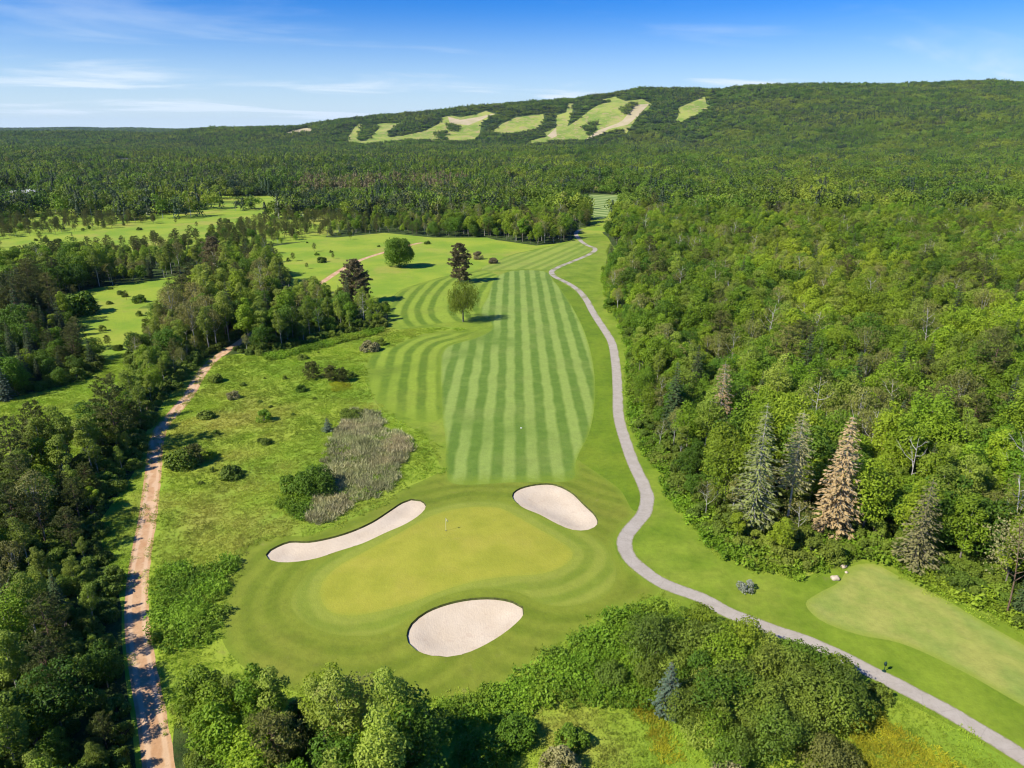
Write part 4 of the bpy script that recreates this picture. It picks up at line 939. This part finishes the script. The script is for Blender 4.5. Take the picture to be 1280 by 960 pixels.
# bushes and small pines dotted over the left fields
zones = [(openL1, 16, 'in the small left field'), (openL2, 5, 'in the field left of the road wood'), (openS, 26, 'on the far left grass strip'), (PP([(352,345),(360,312),(400,297),(480,293),(478,310),(430,330),(400,350)]), 9, 'on the upper meadow by the dirt track'), (PP([(300,455),(440,430),(470,470),(440,500),(330,600),(240,640),(250,540)]), 10, 'on the meadow right of the dirt road')]
for zi, (pz, nz, wz) in enumerate(zones):
    lo, hi = pz.min(0), pz.max(0); got = 0
    while got < nz:
        c_ = lo+(hi-lo)*rw.random(2)
        if not pip(pz, c_[:1], c_[1:])[0] or dist_line(road_c, c_[:1], c_[1:])[0] < 3: continue
        got += 1; small_pine = rw.random() < .4 and zi != 4; pr = PR['pine' if small_pine else 'shrub'][rw.integers(0, 4)]
        k = rw.uniform(.22, .42) if small_pine else rw.uniform(.5, 1.1)*(1.5 if zi == 2 else .55 if zi == 4 else 1.0)
        plant(pr, c_[0], c_[1], rw.uniform(0, 6.28), k, ('small olive pine ' if small_pine else 'low green bush ')+wz, 'young pine' if small_pine else 'field bush', 'bushes and small pines '+wz, name='young_pine_tree' if small_pine else 'field_shrub')

# thicket below the cart path
thick = PP([(790,812),(815,788),(850,785),(885,795),(920,815),(960,828),(1005,843),(1045,858),(1072,872),(1060,900),(1010,915),(965,950),(900,965),(868,930),(845,905),(822,880),(800,850)])
tp = lattice(0, 60, 40, 90, 2.35, rw); tx, ty = tp[:, 0], tp[:, 1]
thick = PP([(790,812),(815,792),(850,790),(885,797),(920,808),(960,820),(1005,836),(1040,852),(1062,868),(1055,898),(1010,915),(965,950),(900,965),(868,930),(845,905),(822,880),(800,850)])
mm = pip(thick, tx, ty) & (dist_line(path_c, tx, ty) > 2.3); tx, ty = tx[mm], ty[mm]
for i in range(len(tx)):
    pr = PR['thicket'][i % 4]; dp = dist_line(path_c, tx[i:i+1], ty[i:i+1])[0]
    s = rw.uniform(.74, 1.12)*(0.85+.15*min(1, dp/8)); lf = ['shrub', 'leaf', 'shrub', 'aspen', 'leaf_dark', 'shrub'][rw.integers(0, 6)]
    key = ('t', i % 4, lf)
    if key not in shrub_cache:
        me = pr.crown.copy(); me.materials[0] = M[lf]; shrub_cache[key] = me
    e = bpy.data.objects.new('thicket_shrub', None); COL.objects.link(e); e.location = (tx[i], ty[i], float(hgt(tx[i], ty[i]))); e.rotation_euler = (0, 0, rw.uniform(0, 6.28)); e.scale = (s, s, s)
    where = 'against the cart path' if dp < 6 else 'in the middle'
    tone = {'shrub': 'olive green', 'leaf': 'bright green', 'aspen': 'light green', 'leaf_dark': 'dark green'}[lf]
    qx, qy, _ = to_px(tx[i], ty[i], 2.0)
    TL = [(832, 860, 'the bluish spruce'), (835, 745, 'the spot where the path slips behind the thicket'), (905, 765, 'the hidden start of the path'), (960, 790, 'the hidden middle of the path'), (1060, 830, 'the point where the path reappears'), (1040, 930, 'the wide grey-green bush'), (915, 950, 'the yellowish tan bush'), (870, 880, 'the thicket hollow'), (940, 850, 'the thicket centre'), (1000, 860, 'the thicket right half')]
    tl = min(TL, key=lambda q: math.hypot(qx-q[0], (qy-q[1])*1.3)); dx_, dy_ = qx-tl[0], qy-tl[1]
    rl = 'right at' if math.hypot(dx_, dy_) < 14 else ('left of' if dx_ < 0 else 'right of') if abs(dx_) > abs(dy_) else ('above' if dy_ < 0 else 'below')
    tag(e, f"{'tall ' if s > 1.0 else 'low ' if s < .88 else ''}{tone} thicket shrub {rl} {tl[2]}", 'thicket shrub', 'shrubs of the thicket below the cart path')
    link('stems', pr.trunk, parent=e); link('foliage', shrub_cache[key], parent=e)

# ---------------------------------------------------------------- low plant masses
def tuft_patch(name, seed, size, n_, h, w, leafm, lean=.35, flat=False):
    rg = np.random.default_rng(seed); C = np.zeros((n_, 3)); C[:, :2] = (rg.random((n_, 2))-.5)*size
    nc = max(3, n_//14); cc = (rg.random((nc, 2))-.5)*size; C[:, :2] = np.where(rg.random((n_, 1)) < .6, cc[rg.integers(0, nc, n_)]+rg.normal(size=(n_, 2))*.12, C[:, :2])
    hh = h*rg.uniform(.5, 1.2, n_)
    if flat:
        C[:, 2] = hh*rg.random(n_)**.5; Nn = rg.normal(size=(n_, 3))*.6+np.array([0, 0, 1]); V, Fc = cards(C, Nn, w*rg.uniform(.7, 1.3, n_), .7, rg)
    else:
        al = np.stack([rg.normal(size=n_)*lean, rg.normal(size=n_)*lean, np.ones(n_)], 1); al = unit(al); C += al*hh[:, None]*.5
        V, Fc = cards(C, np.cross(al, rg.normal(size=(n_, 3))), hh, w/hh, rg, al)
    return bpy.data.objects.new(name, new_mesh(name, V, Fc, [M[leafm]], False))
def cover(name, polys, protos, s, label, excl=(), dens=None, sc_=(.7, 1.3), bounds=(-140, 140, 15, 330)):
    q = lattice(*bounds, s, rw); a, b = q[:, 0], q[:, 1]; mm = inside_any(polys, a, b) & ~inside_any(excl, a, b)
    a, b = a[mm], b[mm]
    if dens is not None:
        k = rw.random(len(a)) < dens(a, b); a, b = a[k], b[k]
    k = len(a); return scatter_obj(name, protos, np.stack([a, b, hgt(a, b)], 1), np.stack([np.zeros(k)]*2+[rw.uniform(0, 6.28, k)], 1), rw.uniform(*sc_, k), rw.integers(0, len(protos), k), label=label)
turf_all = [rough_o, belt_o, fair_o, collar_o, green_o, tee_o, path_o, road_o, arcs_low, arcs_up, arcs_top]+BK
covers = [PP(p) for p in ([(192,712),(215,702),(250,712),(290,700),(292,712),(284,745),(268,790),(262,806),(235,812),(205,812),(194,800),(190,755)],
    [(545,888),(600,866),(640,852),(664,838),(700,810),(740,788),(772,765),(800,760),(828,752),(860,775),(820,790),(800,815),(800,850),(820,880),(780,880),(730,882),(690,878),(650,900),(600,905),(560,915)],
    [(875,662),(893,688),(920,705),(964,718),(1000,723),(1040,708),(1060,700),(1050,692),(964,705),(915,692),(890,665)], [(1107,698),(1142,723),(1167,739),(1205,755),(1242,772),(1280,790),(1280,775),(1242,760),(1205,742),(1165,728),(1140,714)],
    [(360,612),(380,620),(392,640),(376,652),(360,648),(350,630)], [(330,445),(365,438),(400,428),(440,418),(478,410),(478,416),(440,425),(400,436),(365,446),(335,452)],
    [(786,440),(793,440),(793,490),(801,535),(815,566),(835,594),(848,622),(872,650),(866,654),(841,626),(830,598),(808,570),(793,538),(786,490)])]
COVP = [tuft_patch('leafy_tuft', 400+i, 2.0, 260, .75, .24, 'bright', flat=True) for i in range(3)]
cover('bright_ground_cover', covers, COVP, 1.35, 'bright green leafy ground cover at the turf and wood edges', excl=[path_o, road_o])
reed_poly = PP([(440,512),(470,518),(480,535),(508,545),(513,560),(500,585),(492,610),(470,622),(440,628),(425,640),(400,660),(386,650),(395,628),(408,600),(404,585),(410,560),(425,535)])
REED = [tuft_patch('reed_tuft', 410+i, 1.6, 170, .85, .08, 'reed', lean=.55) for i in range(3)]
cover('dry_reeds', [reed_poly], REED, .95, 'grey tan dry reed bed on the meadow', dens=lambda a, b: .35+.9*smooth(-.5, .3, wnoise(a, b, 3.1, 2.2)), bounds=(-60, 0, 80, 150))
cover('reed_bed_herbs', [reed_poly], COVP, 1.7, 'green herbs among the dry reeds', dens=lambda a, b: .75*smooth(.1, -.6, wnoise(a, b, 3.1, 2.2))+.12, sc_=(.5, .9), bounds=(-60, 0, 80, 150))
rimq = lattice(5, 110, 45, 330, 1.6, rw); a_, b_ = rimq[:, 0], rimq[:, 1]
mm = ~pip(openA, a_, b_) & (dist_line(openA, a_, b_, True) < 3.6+1.5*wnoise(a_, b_, 7)) & (b_ < 300); a_, b_ = a_[mm], b_[mm]; k_ = len(a_)
scatter_obj('wood_edge_cover', COVP, np.stack([a_, b_, hgt(a_, b_)], 1), np.stack([np.zeros(k_)]*2+[rw.uniform(0, 6.28, k_)], 1), rw.uniform(.8, 2.0, k_), rw.integers(0, 3, k_), label='bright leafy growth along the rim of the right wood')
yellow_poly = PP([(1050,882),(1085,885),(1150,925),(1200,965),(1240,1010),(1100,1040),(1075,960),(1060,915)])
yel2 = PP([(798,862),(822,880),(842,905),(838,945),(812,950),(806,900)])
yel3 = PP([(418,476),(434,478),(436,488),(420,490)])
YEL = [tuft_patch('marsh_tuft', 420+i, 2.0, 230, .4, .085, 'yellow', lean=1.2) for i in range(2)]
cover('yellow_marsh_grass', [yellow_poly, yel2, yel3], YEL, 1.2, 'yellow marsh grass patches', bounds=(-60, 80, 30, 170))
BL = [tuft_patch('grass_tuft', 430+i, 2.6, 300, .26, .07, 'blade', lean=1.3) for i in range(4)]
near_meadow = PP([(-100,1300),(-100,520),(0,440),(260,440),(330,400),(480,400),(560,440),(620,900),(800,700),(860,760),(1300,930),(1300,1300)])
cover('meadow_grass', [openA, openL2], BL, 2.0, 'tall rough meadow grass', excl=turf_all+[reed_poly], bounds=(-110, 90, 18, 200))

# ---------------------------------------------------------------- small things
def flagstick():
    x_, y_ = P(557.5, 663.5); z = float(hgt(x_, y_))
    e = bpy.data.objects.new('golf_flag', None); COL.objects.link(e); e.location = (x_, y_, z); tag(e, 'thin pale flagstick standing in the hole on the green', 'golf flag')
    mp = m_simple('flagstick_paint', (0.75, 0.74, 0.55), (0.8, 0.78, 0.6), 1.0, 0, .5); mf = m_simple('flag_cloth', (0.68, 0.66, 0.35), (0.75, 0.7, 0.4), 2.0, 0, .8); mc = m_simple('hole_cup', (0.02, 0.02, 0.02), (0.05, 0.05, 0.04), 2, 0)
    v, f = tube([(0, 0, -.1), (0, 0, 1.0), (0, 0, 2.15)], [.025, .022, .018], 8); link('pole', new_mesh('pole', v, f, [mp]), parent=e)
    n = 7; V = []; Fc = []
    for i in range(n):
        u = i/(n-1); yy = .05*math.sin(u*7)
        for zz, of in ((2.12-.35*u, 0), (1.72-.30*u, .03)):
            V.append((.02+.30*u, yy+of, zz)); V.append((.02+.30*u, yy+of+.012, zz))
    for i in range(n-1):
        a = i*4; b = a+4
        Fc += [(a, b, b+2, a+2), (a+1, a+3, b+3, b+1), (a, a+1, b+1, b), (a+2, b+2, b+3, a+3)]
    link('flag', new_mesh('flag', V, Fc, [mf], False), parent=e)
    v, f = tube([(0, 0, .012), (0, 0, .02)], [.11, .10], 14); v = np.vstack([v, [[0, 0, .018]]]); c = len(v)-1
    f4 = list(map(tuple, f))+[(14+i, 14+(i+1) % 14, c, c) for i in range(14)]
    me = bpy.data.meshes.new('cup'); me.from_pydata([tuple(q) for q in v], [], [tuple(dict.fromkeys(q)) for q in f4]); me.materials.append(mc); link('cup', me, parent=e)
flagstick()
def marker():
    x_, y_ = P(1105, 839); z = float(hgt(x_, y_)); e = bpy.data.objects.new('ball_washer', None); COL.objects.link(e); e.location = (x_, y_, z); e.rotation_euler = (0, 0, .4)
    tag(e, 'small dark green ball washer on a post beside the cart path', 'ball washer'); mg = m_simple('dark_green_paint', (0.012, 0.04, 0.03), (0.02, 0.055, 0.04), 3, 0, .4)
    v, f = tube([(0, 0, -.1), (0, 0, .5), (0, 0, .8)], [.035, .035, .035], 8); link('post', new_mesh('post', v, f, [mg]), parent=e)
    v, f = tube([(0, 0, .80), (0, 0, .82), (0, 0, 1.12), (0, 0, 1.2), (0, 0, 1.21)], [.02, .15, .15, .10, .01], 12); link('drum', new_mesh('drum', v, f, [mg]), parent=e)
    v, f = tube([(0, 0, 1.2), (0, 0, 1.32), (.10, 0, 1.36)], [.02, .02, .015], 6); link('handle', new_mesh('handle', v, f, [mg]), parent=e)
    v, f = tube([(0, 0, .012), (0, 0, .05), (0, 0, .06)], [.22, .2, .01], 12); link('base', new_mesh('base', v, f, [mg]), parent=e)
marker()
def rock(px, py, s, lab, seed):
    rg = np.random.default_rng(seed); x_, y_ = P(px, py)
    n1, n2 = 12, 8; V = []
    for i in range(n2+1):
        for j in range(n1):
            ph = math.pi*i/n2; th = 2*math.pi*j/n1; V.append((math.cos(th)*math.sin(ph), math.sin(th)*math.sin(ph), math.cos(ph)))
    V = np.array(V); k = 1+.16*np.sin(V[:, 0]*5+seed)+.12*np.cos(V[:, 1]*6+seed*2)+.08*np.sin(V[:, 2]*9); V = V*k[:, None]*np.array([1, .8, .55])*s
    Fc = [(i*n1+j, i*n1+(j+1) % n1, (i+1)*n1+(j+1) % n1, (i+1)*n1+j) for i in range(n2) for j in range(n1)]
    link('boulder', new_mesh('boulder', V, Fc, [M['rock']], True), loc=(x_, y_, float(hgt(x_, y_))+s*.3), label=lab, cat='boulder', group='boulders at the head of the second fairway')
M['rock'] = m_simple('pale_boulder', (0.50, 0.40, 0.28), (0.60, 0.50, 0.37), 1.5, .1)
rock(1054, 709, .45, 'tan boulder on the wood side at the top of the second fairway', 3); rock(1044, 724, .55, 'largest tan boulder at the left corner of the second fairway', 5); rock(1058, 716, .25, 'smallest pale boulder between the two others', 8)
x_, y_ = P(651.5, 535); v, f = tube([(0, 0, .0), (0, 0, .05), (0, 0, .055)], [.20, .19, .01], 16)
link('yardage_disc', new_mesh('yardage_disc', v, f, [m_simple('white_disc_paint', (.7, .7, .66), (.78, .78, .72), 3, 0, .6)]), loc=(x_, y_, float(hgt(x_, y_))+.005), label='small white yardage disc set in the middle of the fairway', cat='yardage marker')

def house(px, py, w, d, h, rz, label, roofc, wallc, name='house', at=None):
    x_, y_ = at or P(px, py); e = bpy.data.objects.new(name, None); COL.objects.link(e); e.location = (x_, y_, float(hgt(x_, y_))-.1); e.rotation_euler = (0, 0, rz); tag(e, label, 'house' if name == 'house' else 'building')
    mw = m_simple('house_wall', wallc, tuple(c*.93 for c in wallc), 1, 0); mr = m_simple('house_roof', roofc, tuple(c*.8 for c in roofc), 2, 0); mg = m_simple('window_glass', (.03, .04, .05), (.05, .06, .07), 1, 0, .1)
    a, b = w/2, d/2; rh = d*.28
    V = [(-a, -b, 0), (a, -b, 0), (a, b, 0), (-a, b, 0), (-a, -b, h), (a, -b, h), (a, b, h), (-a, b, h), (-a, 0, h+rh), (a, 0, h+rh)]
    me = bpy.data.meshes.new('wall'); me.from_pydata(V, [], [(0, 1, 5, 4), (2, 3, 7, 6), (1, 2, 6, 9, 5), (3, 0, 4, 8, 7)]); me.materials.append(mw); link('wall', me, parent=e)
    o, t = .5, .22
    V = []
    for sx in (-a-o, a+o):
        for (yy, zz) in ((-b-o, h-o*.56), (0, h+rh), (b+o, h-o*.56)): V += [(sx, yy, zz+.03), (sx, yy, zz+t+.03)]
    Fc = [(0, 2, 8, 6), (2, 4, 10, 8), (1, 7, 9, 3), (3, 9, 11, 5), (0, 6, 7, 1), (4, 5, 11, 10), (0, 1, 3, 2), (2, 3, 5, 4), (6, 8, 9, 7), (8, 10, 11, 9)]
    me = bpy.data.meshes.new('roof'); me.from_pydata(V, [], Fc); me.materials.append(mr); link('roof', me, parent=e)
    for i in range(max(2, int(w/4))):
        cx_ = -a+(i+.5)*w/max(2, int(w/4)); V = [(cx_-.6, -b-.05, h*.35), (cx_+.6, -b-.05, h*.35), (cx_+.6, -b-.05, h*.75), (cx_-.6, -b-.05, h*.75), (cx_-.6, -b, h*.35), (cx_+.6, -b, h*.35), (cx_+.6, -b, h*.75), (cx_-.6, -b, h*.75)]
        me = bpy.data.meshes.new('window'); me.from_pydata(V, [], [(0, 1, 2, 3), (0, 4, 5, 1), (1, 5, 6, 2), (2, 6, 7, 3), (3, 7, 4, 0)]); me.materials.append(mg); link('window', me, parent=e)
house(10, 248, 16, 8, 3.6, .2, 'long pale building at the left edge among the far trees', (.62, .60, .55), (.6, .58, .52), 'farm_building')
house(24, 246, 12, 8, 3.4, -.1, 'pale shed right of the long pale building', (.68, .68, .66), (.6, .58, .55), 'farm_building')
house(43, 246, 9, 8, 4.5, .4, 'white house right of the pale sheds', (.75, .75, .75), (.7, .7, .7))
house(156, 203, 26, 12, 4.2, .1, 'dark roofed house behind the bright clearing', (.06, .06, .08), (.55, .53, .5))
# ---------------------------------------------------------------- air
def haze():
    w, y0, y1, z0, z1 = 14600, -14600, 14600, float(V3[:, 2].min())-1.0, float(V3[:, 2].max())+45
    V = [(sx*w, sy, sz) for sz in (z0, z1) for sx, sy in ((-1, y0), (1, y0), (1, y1), (-1, y1))]
    me = bpy.data.meshes.new('haze'); me.from_pydata(V, [], [(0, 3, 2, 1), (4, 5, 6, 7), (0, 1, 5, 4), (1, 2, 6, 5), (2, 3, 7, 6), (3, 0, 4, 7)])
    m = bpy.data.materials.new('haze_air'); m.use_nodes = True; t = m.node_tree; t.nodes.remove(t.nodes['Principled BSDF'])
    v = t.nodes.new('ShaderNodeVolumePrincipled'); v.inputs['Color'].default_value = (.50, .74, 1, 1); v.inputs['Density'].default_value = HAZE_D
    t.links.new(v.outputs[0], t.nodes['Material Output'].inputs['Volume']); me.materials.append(m); link('haze', me, kind='stuff', label='thin summer haze')
HAZE_D = 2.2e-5
if HAZE_D: haze()

# ---------------------------------------------------------------- labels that still match get their order from the left
bylab = {}
for o in list(COL.objects):
    if o.parent is None and o.get('category') and o.get('label'): bylab.setdefault(o['label'], []).append(o)
ORD = ['first', 'second', 'third', 'fourth', 'fifth', 'sixth', 'seventh', 'eighth', 'ninth', 'tenth', 'eleventh', 'twelfth', 'thirteenth', 'fourteenth', 'fifteenth', 'sixteenth', 'seventeenth', 'eighteenth', 'nineteenth', 'twentieth']
for lab, os_ in bylab.items():
    if len(os_) < 2 or len(os_) > 20: continue      # past twenty of a kind the order says nothing
    os_.sort(key=lambda o: o.location.x/max(o.location.y, 1)); n_ = len(os_)
    for i, o in enumerate(os_):
        w_ = 'leftmost one' if i == 0 else 'rightmost one' if i == n_-1 else (ORD[i]+' from left')
        l2 = lab
        for a_, b_ in ((' just inside the wood', ' just inside'), (' deep in the wood', ' deep inside'), (' at the wood rim', ' at the rim'), ('slender light green aspen', 'light green aspen'), ('dark spreading maple', 'dark maple'), (' in the picture', '')):
            if len(l2.split())+len(w_.split()) > 16: l2 = l2.replace(a_, b_)
        if len(l2.split())+len(w_.split()) <= 16: o['label'] = l2+', '+w_
